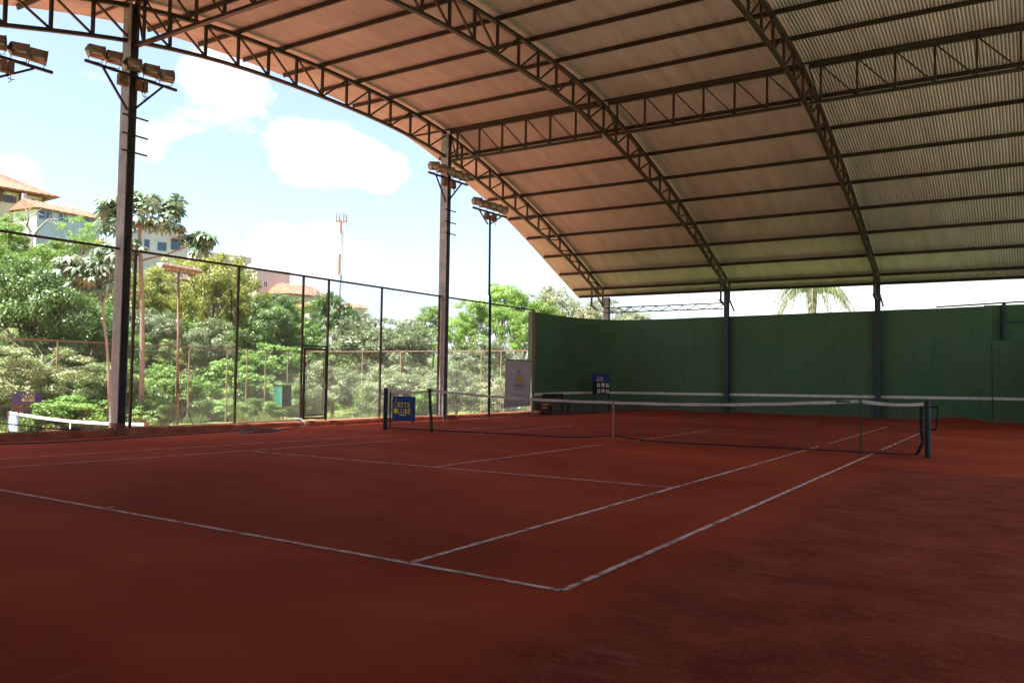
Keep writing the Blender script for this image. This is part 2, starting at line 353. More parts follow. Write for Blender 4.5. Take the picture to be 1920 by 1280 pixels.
# ------------------------------------------------------------------ clay court
def court_z(x, y):                    # the clay falls a few centimetres towards the drain kerb on the left
    return -(0.05 + 0.0045 * np.clip(y, 0, 30)) * smooth(-6.6, -10.0, np.asarray(x, float)) - 0.0 * y
def clay_material():
    m = bpy.data.materials.new('red_clay'); m.use_nodes = True
    n, l = nodes_of(m); b = n['Principled BSDF']; b.inputs['Roughness'].default_value = 0.9; b.inputs['Specular IOR Level'].default_value = 0.04
    g = n.new('ShaderNodeNewGeometry')
    def noise(scale, detail=5, st=(1, 1, 1), rough=0.55):
        mpn = n.new('ShaderNodeMapping'); mpn.inputs['Scale'].default_value = st; l.new(g.outputs['Position'], mpn.inputs['Vector'])
        t = n.new('ShaderNodeTexNoise'); t.inputs['Scale'].default_value = scale; t.inputs['Detail'].default_value = detail; t.inputs['Roughness'].default_value = rough
        l.new(mpn.outputs[0], t.inputs['Vector']); return t.outputs[0]
    def ramp(src, lo, hi, c0=(0, 0, 0), c1=(1, 1, 1)):
        r = n.new('ShaderNodeValToRGB'); r.color_ramp.elements[0].position = lo; r.color_ramp.elements[1].position = hi
        r.color_ramp.elements[0].color = tuple(c0) + (1,); r.color_ramp.elements[1].color = tuple(c1) + (1,)
        l.new(src, r.inputs[0]); return r.outputs[0]
    def mix(f, a, c, mode='MIX'):
        x = n.new('ShaderNodeMix'); x.data_type = 'RGBA'; x.blend_type = mode
        if hasattr(f, 'links'): l.new(f, x.inputs[0])
        else: x.inputs[0].default_value = f
        for s, i in ((a, 6), (c, 7)):
            if hasattr(s, 'links'): l.new(s, x.inputs[i])
            else: x.inputs[i].default_value = tuple(s) + (1,)
        return x.outputs[2]
    def math_(op, a, c=0.0):
        x = n.new('ShaderNodeMath'); x.operation = op
        for s, i in ((a, 0), (c, 1)):
            if hasattr(s, 'links'): l.new(s, x.inputs[i])
            else: x.inputs[i].default_value = s
        return x.outputs[0]
    base = ramp(noise(0.55, 4), 0.35, 0.68, (0.365, 0.050, 0.0165), (0.48, 0.083, 0.030))
    drag = ramp(noise(1.0, 6, (0.25, 1.6, 1)), 0.42, 0.66)               # drag-mat sweeps
    base = mix(drag, base, (0.42, 0.062, 0.020))
    sweep = ramp(noise(0.22, 3, (0.6, 1.3, 1)), 0.38, 0.62, (0.80, 0.76, 0.74), (1.12, 1.13, 1.14))     # broad sweeps of drier and damper clay
    base = mix(1.0, base, sweep, 'MULTIPLY')
    slide = ramp(noise(2.0, 7, (2.6, 0.5, 1), 0.62), 0.60, 0.72)                                          # shoe slides along the court
    base = mix(math_('MULTIPLY', slide, 0.30), base, (0.47, 0.15, 0.085))
    foot = n.new('ShaderNodeTexVoronoi'); foot.inputs['Scale'].default_value = 1.7; l.new(g.outputs['Position'], foot.inputs['Vector'])
    sepf = n.new('ShaderNodeSeparateColor'); l.new(foot.outputs['Color'], sepf.inputs[0])
    fm = math_('MULTIPLY', ramp(foot.outputs['Distance'], 0.035, 0.06, (1, 1, 1), (0, 0, 0)), ramp(sepf.outputs[0], 0.72, 0.74))
    base = mix(math_('MULTIPLY', fm, 0.45), base, (0.50, 0.22, 0.14))                                     # ball marks
    grain = ramp(noise(95, 3), 0.35, 0.7, (0.78, 0.78, 0.78), (1.14, 1.14, 1.14))
    base = mix(1.0, base, grain, 'MULTIPLY')
    sep = n.new('ShaderNodeSeparateXYZ'); l.new(g.outputs['Position'], sep.inputs[0])
    wob = math_('MULTIPLY', math_('SUBTRACT', noise(0.9, 4), 0.5), 0.7)
    xs_ = math_('ADD', sep.outputs[0], wob); ys_ = math_('ADD', sep.outputs[1], math_('MULTIPLY', wob, 0.15))
    # unswept, coarser clay on the run-off: right of the sideline up to the net, and behind the baseline
    mA = math_('MULTIPLY', ramp(math_('MULTIPLY', xs_, 0.1), 0.565, 0.62), ramp(math_('MULTIPLY', ys_, 0.05), 0.5045, 0.5075, (1, 1, 1), (0, 0, 0)))
    coarse = ramp(noise(1.6, 12, (1, 1.15, 1), 0.74), 0.36, 0.68, (0.19, 0.030, 0.0145), (0.37, 0.076, 0.038))
    grit = ramp(noise(42, 6, (1, 1.2, 1), 0.75), 0.36, 0.64, (0.62, 0.60, 0.58), (1.30, 1.33, 1.35))
    coarse = mix(1.0, coarse, grit, 'MULTIPLY')
    scuff = ramp(noise(1.6, 10, (0.55, 2.4, 1), 0.70), 0.57, 0.68)
    coarse = mix(math_('MULTIPLY', scuff, 0.55), coarse, (0.44, 0.145, 0.090))
    base = mix(math_('MULTIPLY', mA, 0.9), base, coarse)
    # damp streaks near the far right corner and loose marks
    damp = math_('MULTIPLY', ramp(noise(0.8, 4, (0.35, 2.2, 1)), 0.54, 0.62), ramp(math_('MULTIPLY', sep.outputs[1], 0.02), 0.37, 0.44))
    base = mix(math_('MULTIPLY', damp, 0.65), base, (0.165, 0.032, 0.016))
    lite = ramp(noise(2.6, 6, (1, 1, 1), 0.6), 0.70, 0.78)
    base = mix(math_('MULTIPLY', lite, 0.25), base, (0.38, 0.15, 0.10))
    l.new(base, b.inputs['Base Color'])
    hgt = math_('ADD', math_('MULTIPLY', noise(120, 2), 0.35), math_('ADD', math_('MULTIPLY', noise(16, 5), math_('ADD', math_('MULTIPLY', mA, 2.2), 0.3)), 0.0))
    bp = n.new('ShaderNodeBump'); bp.inputs['Strength'].default_value = 0.5; bp.inputs['Distance'].default_value = 0.012
    l.new(hgt, bp.inputs['Height']); l.new(bp.outputs[0], b.inputs['Normal'])
    return m
M['clay'] = clay_material()
cx = np.concatenate([np.arange(-10.0, -6, 0.4), np.arange(-6, 12.1, 1.5)]); cyv = np.arange(-7.5, 33.1, 1.35)
gx, gy = np.meshgrid(cx, cyv, indexing='ij'); gz = court_z(gx, gy)
idx = np.arange(gx.size).reshape(gx.shape)
q = np.stack([idx[:-1, :-1], idx[1:, :-1], idx[1:, 1:], idx[:-1, 1:]], -1).reshape(-1, 4)
court = link('clay_court', raw_mesh('clay_court', np.stack([gx, gy, gz], -1).reshape(-1, 3), q, M['clay'], True), None, 'structure')
court['label'] = 'red clay tennis court floor under the arched roof'
# chalk lines: ragged strips lying on the clay, worn through in places
def chalk_material():
    m = bpy.data.materials.new('worn_chalk'); m.use_nodes = True
    n, l = nodes_of(m); b = n['Principled BSDF']; b.inputs['Roughness'].default_value = 0.95; b.inputs['Specular IOR Level'].default_value = 0.1
    g = n.new('ShaderNodeNewGeometry')
    t = n.new('ShaderNodeTexNoise'); t.inputs['Scale'].default_value = 5; t.inputs['Detail'].default_value = 9; t.inputs['Roughness'].default_value = 0.7
    l.new(g.outputs['Position'], t.inputs['Vector'])
    r = n.new('ShaderNodeValToRGB'); e = r.color_ramp.elements
    e[0].position = 0.36; e[0].color = (0.30, 0.085, 0.045, 1); e[1].position = 0.55; e[1].color = (0.82, 0.62, 0.54, 1)
    l.new(t.outputs[0], r.inputs[0]); l.new(r.outputs[0], b.inputs['Base Color']); return m
M['chalk'] = chalk_material()
def line_strip(a, b_, w=0.05, gaps=(), name='court_line'):
    a = np.array(a[:2]); b_ = np.array(b_[:2]); d = b_ - a; ln = np.hypot(*d); d /= ln; s = np.array([-d[1], d[0]])
    n = max(4, int(ln / 0.06)); mb = MB(); prev = None
    for i in range(n + 1):
        t = i / n * ln; c = a + d * t
        if any(g0 < t / ln < g1 for g0, g1 in gaps): prev = None; continue
        k0 = mb.v.__len__()
        for sg in (-1, 1):
            p = c + s * sg * (w / 2 + random.uniform(-.22, .10) * w * .5)
            mb.v.append((p[0], p[1], float(court_z(p[0], p[1])) + 0.004))
        if prev is not None: mb.f.append((prev, prev + 1, k0 + 1, k0))
        prev = k0
    return mb.build(name, M['chalk'], court)
# long sidelines, baselines, service lines (surveyed end points on the clay)
line_strip(G(1056, 1106.5), G(1724, 812), 0.055, ((0.617, 0.66),))
line_strip(G(765, 1056), G(1664, 800), 0.055, ((0.585, 0.625),))
line_strip(G(-170, 888.5), G(770, 823.5), 0.05)
line_strip(G(801, 809.5), G(976, 797.4), 0.05)
line_strip(G(895, 814), G(1073, 797), 0.05)
line_strip(G(-130, 868), G(752, 814.5), 0.045)
line_strip(G(-230, 877), G(1050, 1106.5), 0.06)
line_strip(G(474, 846), G(1264, 914.2), 0.055)
line_strip(G(808, 876), G(1128, 833.5), 0.05)
line_strip(G(1190, 826.5), G(1326, 807), 0.05)
line_strip(G(1110, 796), G(1575, 814.5), 0.04, ((0.1, 0.3),))
line_strip((-5.5, 24.2), (5.5, 24.2), 0.045, ((0.3, 0.5),))
line_strip(G(190, 953.5), G(213, 950.3), 0.06, (), 'center_mark')
# heaped clay along the back wall
mb = MB()
px_ = -9.0
vs = []
for i in range(120):
    x = -8.2 + i * 0.125
    h = max(0.0, 0.025 * math.sin(x * 1.7) + 0.02 * math.sin(x * 4.1 + 1) + 0.02) + (0.16 * math.exp(-((x - 5.6) / 0.55) ** 2)) + random.uniform(0, .012)
    w = 0.25 + h * 1.6
    vs += [(x, 31.58, h), (x, 31.58 - w * .5, h * .45), (x, 31.58 - w, -0.03)]
fs = []
for i in range(119):
    for k in range(2): fs.append((i * 3 + k, i * 3 + k + 1, i * 3 + k + 4, i * 3 + k + 3))
mb.add(vs, fs); o = mb.build('swept_clay', M['clay'], None, True, 'stuff'); o['label'] = 'loose red clay swept up against the foot of the green wall'

yd = MB().add([(9.75, -30, -.2), (45, -30, -.2), (45, 60, -.2), (9.75, 60, -.2)], [(0, 1, 2, 3)]).build('bounce_slab', mat('bounce_slab_tone', (0.19, 0.21, 0.14), 0.9, 0, 0.12, 0.5), None, False, 'structure')  # unseen slab added to set the light bounced onto the right of the roof
yd['label'] = 'unseen slab added outside the court on the right for its bounce onto the roof'
# neighbouring clay court, lower down
nb = MB()
nb.add([(-35.9, -16, -1.77), (-11.2, -16, -1.77), (-11.2, 31, -1.77), (-35.9, 31, -1.77)], [(0, 1, 2, 3)])
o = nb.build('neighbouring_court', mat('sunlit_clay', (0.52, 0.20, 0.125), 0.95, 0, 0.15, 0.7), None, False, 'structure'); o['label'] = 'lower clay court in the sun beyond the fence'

# kerb
mb = MB(); n = 70
for i in range(n + 1):
    y = -6.5 + i * (25.9 + 6.5) / n; z0 = float(court_z(-9.98, y)); zt = z0 + 0.165 + random.uniform(-.012, .012); j = random.uniform(-.012, .012)
    mb.v += [(-9.97 + j, y, z0 - 0.05), (-9.98 + j, y, zt - 0.02), (-10.0 + j, y, zt), (-10.33, y, zt), (-10.34, y, -2.0)]
for i in range(n):
    for k in range(4): mb.f.append((i * 5 + k, i * 5 + k + 1, i * 5 + k + 6, i * 5 + k + 5))
kerb = mb.build('drain_kerb', M['kerb'], None, True); tag(kerb, 'low clay-stained concrete kerb under the tall left fence', 'kerb')
kerb['kind'] = 'structure'

# ------------------------------------------------------------------ green wall
def wall_material():
    m = bpy.data.materials.new('green_wall_paint'); m.use_nodes = True
    n, l = nodes_of(m); b = n['Principled BSDF']; b.inputs['Roughness'].default_value = 0.75; b.inputs['Specular IOR Level'].default_value = 0.25
    g = n.new('ShaderNodeNewGeometry')
    def noise(scale, st=(1, 1, 1), detail=6, rough=.6):
        mpn = n.new('ShaderNodeMapping'); mpn.inputs['Scale'].default_value = st; l.new(g.outputs['Position'], mpn.inputs['Vector'])
        t = n.new('ShaderNodeTexNoise'); t.inputs['Scale'].default_value = scale; t.inputs['Detail'].default_value = detail; t.inputs['Roughness'].default_value = rough
        l.new(mpn.outputs[0], t.inputs['Vector']); return t.outputs[0]
    def ramp(src, lo, hi, c0=(0, 0, 0), c1=(1, 1, 1)):
        r = n.new('ShaderNodeValToRGB'); r.color_ramp.elements[0].position = lo; r.color_ramp.elements[1].position = hi
        r.color_ramp.elements[0].color = tuple(c0) + (1,); r.color_ramp.elements[1].color = tuple(c1) + (1,)
        l.new(src, r.inputs[0]); return r.outputs[0]
    def mix(f, a, c):
        x = n.new('ShaderNodeMix'); x.data_type = 'RGBA'; l.new(f, x.inputs[0])
        for s, i in ((a, 6), (c, 7)):
            if hasattr(s, 'links'): l.new(s, x.inputs[i])
            else: x.inputs[i].default_value = tuple(s) + (1,)
        return x.outputs[2]
    base = ramp(noise(0.6, (1, 1, .8)), 0.35, 0.65, (0.064, 0.128, 0.058), (0.080, 0.148, 0.067))
    base = mix(ramp(noise(1.6, (2.2, 1, .35)), 0.55, 0.72), base, (0.046, 0.112, 0.046))     # run marks
    base = mix(ramp(noise(2.4, (.45, 1, 9)), 0.55, 0.68), base, (0.085, 0.115, 0.060))         # course lines rubbing through
    base = mix(ramp(noise(7, (.8, 1, 4), 3), 0.72, 0.78), base, (0.10, 0.12, 0.07))          # scuffs from balls
    base = mix(ramp(noise(.35, (1, 1, 1.6), 3), 0.54, 0.64), base, (0.054, 0.132, 0.060))        # repainted patches
    vo = n.new('ShaderNodeTexVoronoi'); vo.inputs['Scale'].default_value = 1.1; l.new(g.outputs['Position'], vo.inputs['Vector'])
    sc_ = n.new('ShaderNodeSeparateColor'); l.new(vo.outputs['Color'], sc_.inputs[0])
    mm = n.new('ShaderNodeMath'); mm.operation = 'MULTIPLY'; l.new(ramp(vo.outputs['Distance'], 0.03, 0.045, (1, 1, 1), (0, 0, 0)), mm.inputs[0]); l.new(ramp(sc_.outputs[0], 0.6, 0.62), mm.inputs[1])
    base = mix(mm.outputs[0], base, (0.15, 0.15, 0.10))                                            # ball marks
    sep = n.new('ShaderNodeSeparateXYZ'); l.new(g.outputs['Position'], sep.inputs[0])
    ad = n.new('ShaderNodeMath'); ad.operation = 'MULTIPLY_ADD'; ad.inputs[1].default_value = 0.9; l.new(noise(3, (1, 1, .5)), ad.inputs[0]); l.new(sep.outputs[2], ad.inputs[2])
    base = mix(ramp(ad.outputs[0], 0.44, 0.70, (1, 1, 1), (0, 0, 0)), base, (0.16, 0.12, 0.08))  # clay splash at the foot
    l.new(base, b.inputs['Base Color'])
    bk = n.new('ShaderNodeTexNoise'); bk.inputs['Scale'].default_value = 3
    mpn = n.new('ShaderNodeMapping'); mpn.inputs['Scale'].default_value = (.4, .4, 9); l.new(g.outputs['Position'], mpn.inputs['Vector']); l.new(mpn.outputs[0], bk.inputs['Vector'])
    bp = n.new('ShaderNodeBump'); bp.inputs['Strength'].default_value = 0.5; bp.inputs['Distance'].default_value = 0.02
    l.new(bk.outputs[0], bp.inputs['Height']); l.new(bp.outputs[0], b.inputs['Normal'])
    return m
M['wall'] = wall_material()
M['wall_line'] = mat('wall_line_paint', (0.66, 0.60, 0.54), 0.85, 0, 0.1, 5, spots=((0.45, 0.36, 0.29), 6, 0.55, 0.8))
def spline(pts, n):
    pts = [np.array(p, float) for p in pts]; out = []
    for i in range(len(pts) - 1):
        p0, p1, p2, p3 = pts[max(i - 1, 0)], pts[i], pts[i + 1], pts[min(i + 2, len(pts) - 1)]
        for k in range(n):
            t = k / n
            out.append(.5 * ((2 * p1) + (-p0 + p2) * t + (2 * p0 - 5 * p1 + 4 * p2 - p3) * t * t + (-p0 + 3 * p1 - 3 * p2 + p3) * t ** 3))
    out.append(pts[-1]); return out
def ribbon_wall(path, z0, z1, thick, name, m, parent, side=1):
    """a wall of constant thickness along a plan path; z0, z1 may be functions of (x, y)"""
    mb = MB(); n = len(path)
    for i, p in enumerate(path):
        d = path[min(i + 1, n - 1)] - path[max(i - 1, 0)]; d = d / np.hypot(*d); s = np.array([-d[1], d[0]]) * side
        a, b_ = (z0(*p) if callable(z0) else z0), (z1(*p) if callable(z1) else z1); qn = p + s * thick
        mb.v += [(p[0], p[1], a), (p[0], p[1], b_), (qn[0], qn[1], b_), (qn[0], qn[1], a)]
    for i in range(n - 1):
        for k in range(4): mb.f.append((i * 4 + k, i * 4 + (k + 1) % 4, i * 4 + 4 + (k + 1) % 4, i * 4 + 4 + k))
    mb.f += [(0, 1, 2, 3), (n * 4 - 1, n * 4 - 2, n * 4 - 3, n * 4 - 4)]
    return mb.build(name, m, parent)
ctrl = [(-10.28, 25.5), (-10.36, 26.6), (-10.38, 27.8), (-10.30, 29.0), (-9.98, 30.2), (-9.35, 31.1), (-8.4, 31.62), (-7.0, 31.7), (-4, 31.7), (0, 31.7), (3, 31.7), (6.62, 31.7)]
path = spline(ctrl, 6)
wt = lambda x, y: 4.38 + 0.012 * max(-8, min(6.6, x)) + 0.004 * math.sin(x * 2.3) + .004 * math.sin(x * 7.1)
wall = thing('practice_wall', 'tall dark green end wall with a white line and a curved left corner', 'wall', (-2, 31.7, 0))
ribbon_wall(path, -0.3, wt, 0.2, 'wall_face', M['wall'], wall, 1)
def wl_z(x, y): return 0.845 + 0.009 * x if x > -8 else 0.773 - 0.012 * max(0, 31.4 - y)
lp = [p for p in path]
def offset_path(path, dist):
    out = []
    for i, p in enumerate(path):
        d = path[min(i + 1, len(path) - 1)] - path[max(i - 1, 0)]; d = d / np.hypot(*d); out.append(p + np.array([d[1], -d[0]]) * dist)
    return out
ribbon_wall(offset_path(lp, 0.004), lambda x, y: wl_z(x, y) - .055, lambda x, y: wl_z(x, y) + .055, 0.008, 'white_line', M['wall_line'], wall, 1)
# lower side wall curving towards the viewer at the right, and the taller panel behind it
side = thing('side_wall', 'lower green wall curving forward at the far right edge', 'wall', (8, 30, 0))
sp = spline([(6.66, 31.66), (7.6, 31.45), (8.6, 30.85), (9.25, 29.9), (9.5, 28.6), (9.5, 27), (9.5, 25)], 6)
ribbon_wall(sp, -0.3, 3.12, 0.2, 'wall_face', M['wall'], side, 1)
ribbon_wall(offset_path(sp, .004), lambda x, y: .855, lambda x, y: .965, 0.008, 'white_line', M['wall_line'], side, 1)
back = thing('back_panel', 'green upper panel with a dark post and rail behind the lower right wall', 'wall', (9, 33.3, 0))
mb = MB().box((6.3, 33.2, -.3), (14, 33.4, 4.62)); mb.build('panel_face', M['wall'], back)
bar('panel_post', (7.0, 33.12, 3.0), (7.0, 33.12, 4.72), .13, .13, M['wall_column'], back)
bar('panel_rail', (7.07, 33.13, 3.92), (13.5, 33.13, 3.98), .05, .05, M['wall_column'], back)
bar('top_rail', (4.6, 33.1, 4.60), (13.5, 33.1, 4.93), .06, .06, M['wall_column'], back)
# unseen end wall added behind the camera to darken the foreground
near = thing('added_near_wall', 'unseen green end wall added behind the viewer to darken the near court', 'wall', (0, -7, 0))
nctrl = [(x_, 24.65 - y_) for x_, y_ in ctrl[:-1]] + [(6.6, -7.05), (8.2, -6.95), (9.2, -6.2), (9.6, -4.8), (9.65, -3.2), (9.65, -1.2)]
ribbon_wall(spline(nctrl, 6), -0.3, 5.2, 0.2, 'wall_face', M['wall'], near, -1)

# ------------------------------------------------------------------ arched roof on trusses
XA = [-10.1, -3.7, 2.6, 8.9]
YC = 13.0
BOT = [(0, 9.86), (2.7, 9.80), (6.0, 9.45), (9.7, 8.60), (13.2, 7.62), (16.5, 6.42), (18.5, 5.60)]
TOP = [(0, 10.72), (2.0, 10.68), (4.5, 10.51), (6.1, 10.29), (9.5, 9.43), (12.6, 8.46), (15.8, 7.17), (18.0, 6.22), (19.9, 5.40)]
def curve_z(tab):
    xs_ = np.array([t[0] for t in tab]); zs_ = np.array([t[1] for t in tab])
    xx = np.concatenate([-xs_[:0:-1], xs_]); zz = np.concatenate([zs_[:0:-1], zs_])
    h = np.diff(xx); n = len(xx); A = np.zeros((n, n)); r = np.zeros(n); A[0, 0] = A[-1, -1] = 1
    for i in range(1, n - 1):
        A[i, i - 1] = h[i - 1]; A[i, i] = 2 * (h[i - 1] + h[i]); A[i, i + 1] = h[i]
        r[i] = 3 * ((zz[i + 1] - zz[i]) / h[i] - (zz[i] - zz[i - 1]) / h[i - 1])
    c = np.linalg.solve(A, r)
    def f(y):
        t = y - YC; i = int(np.clip(np.searchsorted(xx, t) - 1, 0, n - 2)); d = t - xx[i]
        b_ = (zz[i + 1] - zz[i]) / h[i] - h[i] * (2 * c[i] + c[i + 1]) / 3
        return float(zz[i] + b_ * d + c[i] * d * d + (c[i + 1] - c[i]) / (3 * h[i]) * d ** 3)
    return f
zb = curve_z(BOT); zt = curve_z(TOP)
YL, YM = 6.45, 18.95
shed = thing('court_shelter', 'arched corrugated metal roof on dark steel trusses and columns over the clay court', 'shelter', (0, YC, 0))
YE0, YE1 = -5.9, 31.9
def arch(x):
    a = bpy.data.objects.new('arch_truss', None); C.objects.link(a); a.parent = shed; OFF[a.name] = OFF[shed.name]
    ys_ = np.linspace(YE0, YE1, 49)
    for nm, f, w, h in (('top_chord', zt, .11, .10), ('bottom_chord', zb, .11, .08)):
        mb = MB(); n_ = len(ys_); yy = ys_ if nm == 'top_chord' else np.linspace(YE0 + .3, YE1 - .3, 49)
        for y in yy:
            s = (f(y + .05) - f(y - .05)) / .1; nn = Vector((0, -s, 1)).normalized(); c = Vector((x, y, f(y)))
            for i, j in ((-1, -1), (1, -1), (1, 1), (-1, 1)): mb.v.append(tuple(c + Vector((i * w / 2, 0, 0)) + nn * (j * h / 2)))
        for i in range(n_ - 1):
            for k in range(4): mb.f.append((i * 4 + k, i * 4 + 4 + k, i * 4 + 4 + (k + 1) % 4, i * 4 + (k + 1) % 4))
        mb.f += [(0, 1, 2, 3), (n_ * 4 - 1, n_ * 4 - 2, n_ * 4 - 3, n_ * 4 - 4)]
        mb.build(nm, M['steel'], a)
    nodes = list(np.linspace(YL, YM, 13)); nodes += list(np.linspace(YM, 31.3, 14))[1:]
    nodes = [2 * (YL + YM) / 2 - y for y in nodes if y > YM][::-1] + nodes
    half = (YL + YM) / 2
    for i, y in enumerate(nodes):
        if zt(y) - zb(y) < .2: continue
        bar('web_post', (x, y, zb(y) + .03), (x, y, zt(y) - .03), .075, .06, M['steel'], a, (1, 0, 0))
        if i + 1 < len(nodes):
            y2 = nodes[i + 1]
            if y < half - .3: p, q_ = (x + .01, y + .05, zt(y) - .04), (x + .01, y2 - .04, zb(y2) + .04)
            else: p, q_ = (x + .01, y + .05, zb(y) + .04), (x + .01, y2 - .04, zt(y2) - .04)
            bar('web_brace', p, q_, .045, .05, M['steel'], a, (1, 0, 0))
    # hangers that carry the arch foot on the end column
    for sgn, ye in ((1, 31.45), (-1, 2 * YC - 31.45)):
        for dy in (-.75, .45):
            y = ye + sgn * dy; bar('foot_hanger', (x, y, 4.95 if dy < 0 else 5.0), (x, y, zb(y) if dy < 0 else zt(y)), .09, .07, M['steel'], a, (1, 0, 0))
        bar('foot_plate', (x, ye - sgn * .85, 4.98), (x, ye - sgn * .1, 4.78), .10, .06, M['steel'], a)
        bar('foot_brace', (x - .03, ye - sgn * .5, 5.8), (x + .1, ye + sgn * .85, 4.62), .06, .05, M['steel'], a)
    return a
for x in XA: arch(x)
# cross trusses between the arches, over the intermediate columns
for y in (YL, YM):
    for i in range(3):
        t = bpy.data.objects.new('cross_truss', None); C.objects.link(t); t.parent = shed; OFF[t.name] = OFF[shed.name]
        x0, x1 = XA[i] + .16, XA[i + 1] - .06
        ztp = zt(y) + .05; zbt = zb(y) - .14
        bar('top_chord', (x0, y + .02, ztp), (x1, y + .02, ztp), .10, .11, M['steel'], t)
        bar('bottom_chord', (x0, y + .02, zbt), (x1, y + .02, zbt), .11, .075, M['steel'], t)
        xs_ = [x0 + .32 + k * (x1 - x0 - .32) / 6 for k in range(7)]
        for k, xx in enumerate(xs_):
            if k < 6 or i == 2: bar('web_post', (xx, y + .02, zbt + .04), (xx, y + .02, ztp - .05), .055, .065, M['steel'], t, (0, 1, 0))
            if k < 6: bar('web_brace', (xx + .05, y + .03, ztp - .05), (xs_[k + 1] - .05, y + .03, zbt + .05), .035, .045, M['steel'], t, (0, 1, 0))
        bar('web_brace', (x0, y + .03, ztp - .06), (xs_[0] - .04, y + .03, zbt + .05), .035, .045, M['steel'], t, (0, 1, 0))
# low lattice beam above the wall between the first two end columns
t = bpy.data.objects.new('lattice_beam', None); C.objects.link(t); t.parent = shed; OFF[t.name] = OFF[shed.name]
bar('top_chord', (-9.75, 31.5, 4.90), (-3.85, 31.5, 4.93), .05, .05, M['steel'], t); bar('bottom_chord', (-9.75, 31.5, 4.66), (-3.85, 31.5, 4.68), .05, .05, M['steel'], t)
for k in range(18):
    xa = -9.7 + k * .325; za, zc = (4.69, 4.88) if k % 2 else (4.88, 4.69)
    bar('web_brace', (xa, 31.5, za), (xa + .325, 31.5, zc), .03, .03, M['steel'], t)
# purlins
py_ = [YL + (YM - YL) * k / 8 for k in range(1, 8)] + [20.7, 22.45, 24.15, 25.8, 27.4, 28.95, 30.5, 31.95, 32.62]
py_ = py_ + [YL + YM - y for y in py_ if y > YM]
for y in sorted(py_):
    s = (zt(y + .05) - zt(y - .05)) / .1; nn = Vector((0, -s, 1)).normalized()
    c0 = Vector((-11.82, y, zt(y))) + nn * .115; c1 = Vector((10.7, y, zt(y))) + nn * .115
    bar('purlin', c0, c1, .055, .12, M['steel'], shed, tuple(nn))
for y in (YL, YM):
    c0 = Vector((-11.82, y, zt(y) + .16)); bar('purlin', c0, (10.7, y, zt(y) + .16), .06, .06, M['steel'], shed)
# corrugated sheets: waves run down the slope, one object per sheet width
PITCH_W = 0.088; NW = 11; SHEET = PITCH_W * NW
yy = np.concatenate([np.linspace(-6.85, 32.85, 61)])
prof = []
for k in range(NW + 1):
    for fx, hz_ in ((0, 0), (.30, -.004), (.56, 0), (.68, .034), (.88, .034)):
        if k < NW or fx == 0 or fx == .30: prof.append(((k + fx) * PITCH_W, hz_ - .012))
V = np.zeros((len(yy), len(prof), 3)); 
for i, y in enumerate(yy):
    s = (zt(y + .05) - zt(y - .05)) / .1; nl = math.hypot(s, 1)
    for k, (xx, w) in enumerate(prof):
        V[i, k] = (xx, y - s / nl * (w + .19) - YC, zt(y) + (w + .19) / nl)
idx = np.arange(V.shape[0] * V.shape[1]).reshape(V.shape[:2])
q = np.stack([idx[:-1, :-1], idx[:-1, 1:], idx[1:, 1:], idx[1:, :-1]], -1).reshape(-1, 4)
sheet_me = raw_mesh('roof_sheet', V.reshape(-1, 3), q, M['zinc'], False)
k = 0; x = -12.0
while x < 10.8:
    o = link('roof_sheet', sheet_me, shed); o.location = (x, 0, 0.004 * (k % 2)); k += 1; x += SHEET
# columns
def column(x, y, z0, z1, wx, wy, m, foot=None, rungs=False):
    c = bar('column', (x, y, z0), (x, y, z1), wx, wy, m, shed, (0, 1, 0))
    # a plain mesh of its own so that its sub-parts are not scaled with it
    bpy.data.objects.remove(c); mb = MB()
    h = wy / 2; w = wx / 2; tk = .018
    mb.box((x - w, y - h, z0), (x + w, y - h + tk, z1)); mb.box((x - w, y + h - tk, z0), (x + w, y + h, z1)); mb.box((x - w + .03, y - h + tk, z0), (x - w + .05, y + h - tk, z1))
    c = mb.build('column', m, shed)
    if rungs:
        for zz in (6.63, 7.04, 7.48): bar('rung', (x + w + .03, y - .26, zz + .01), (x + w + .03, y + .40, zz), .035, .035, M['steel'], c)
    if foot: bar('rusty_foot', (x + .004, y - .003, z0 + .01), (x + .004, y - .003, z0 + foot), wx * .98, wy + .012, M['column_rust'], c, (0, 1, 0))
    return c
for y in (YL, YM):
    column(XA[0], y, -.2, zt(y) + .02, .32, .22, M['column'], 0.42 if y == YL else None, True)
    column(XA[3], y, -.2, zt(y) + .02, .32, .22, M['column'])
column(-9.9, 31.95, -.3, 5.45, .28, .22, M['column'])
column(XA[1], 31.52, -.1, 5.6, .2, .2, M['wall_column']); column(XA[2], 31.52, -.1, 5.6, .2, .2, M['wall_column'])
column(XA[3], 32.2, -.1, 5.5, .2, .2, M['wall_column'])
for x in XA: column(x, 2 * YC - 31.6 - .3, -.2, 5.5, .2, .2, M['wall_column'])

# ------------------------------------------------------------------ floodlights
def lamp_mesh(mb, c, n=18):
    """barrel reflector lying along y: domed back end, ribbed shell, open far end"""
    mb.lathe([(-.27, .0), (-.27, .045), (-.235, .06), (-.215, .12), (-.175, .155), (-.165, .165), (-.15, .16), (.19, .168), (.2, .178), (.215, .178), (.215, .15), (.205, .0)], c, 'y', n)
def local_mesh(mb, name, m, smooth=True):
    o = mb.build(name, m, None, smooth); me = o.data; bpy.data.objects.remove(o); return me
_mb = MB(); _mb.lathe([(-.215, .0), (-.215, .04), (-.19, .055), (-.175, .11), (-.14, .145), (-.13, .155), (-.115, .15), (.17, .158), (.175, .168), (.19, .168), (.19, .14), (.18, .0)], (0, 0, 0), 'y', 18); LAMP = local_mesh(_mb, 'floodlight', M['lamp'])
_mb = MB()
for e in (-.14, .15): _mb.tube([(0, e, -.235), (0, e, 0)], .008, 5)
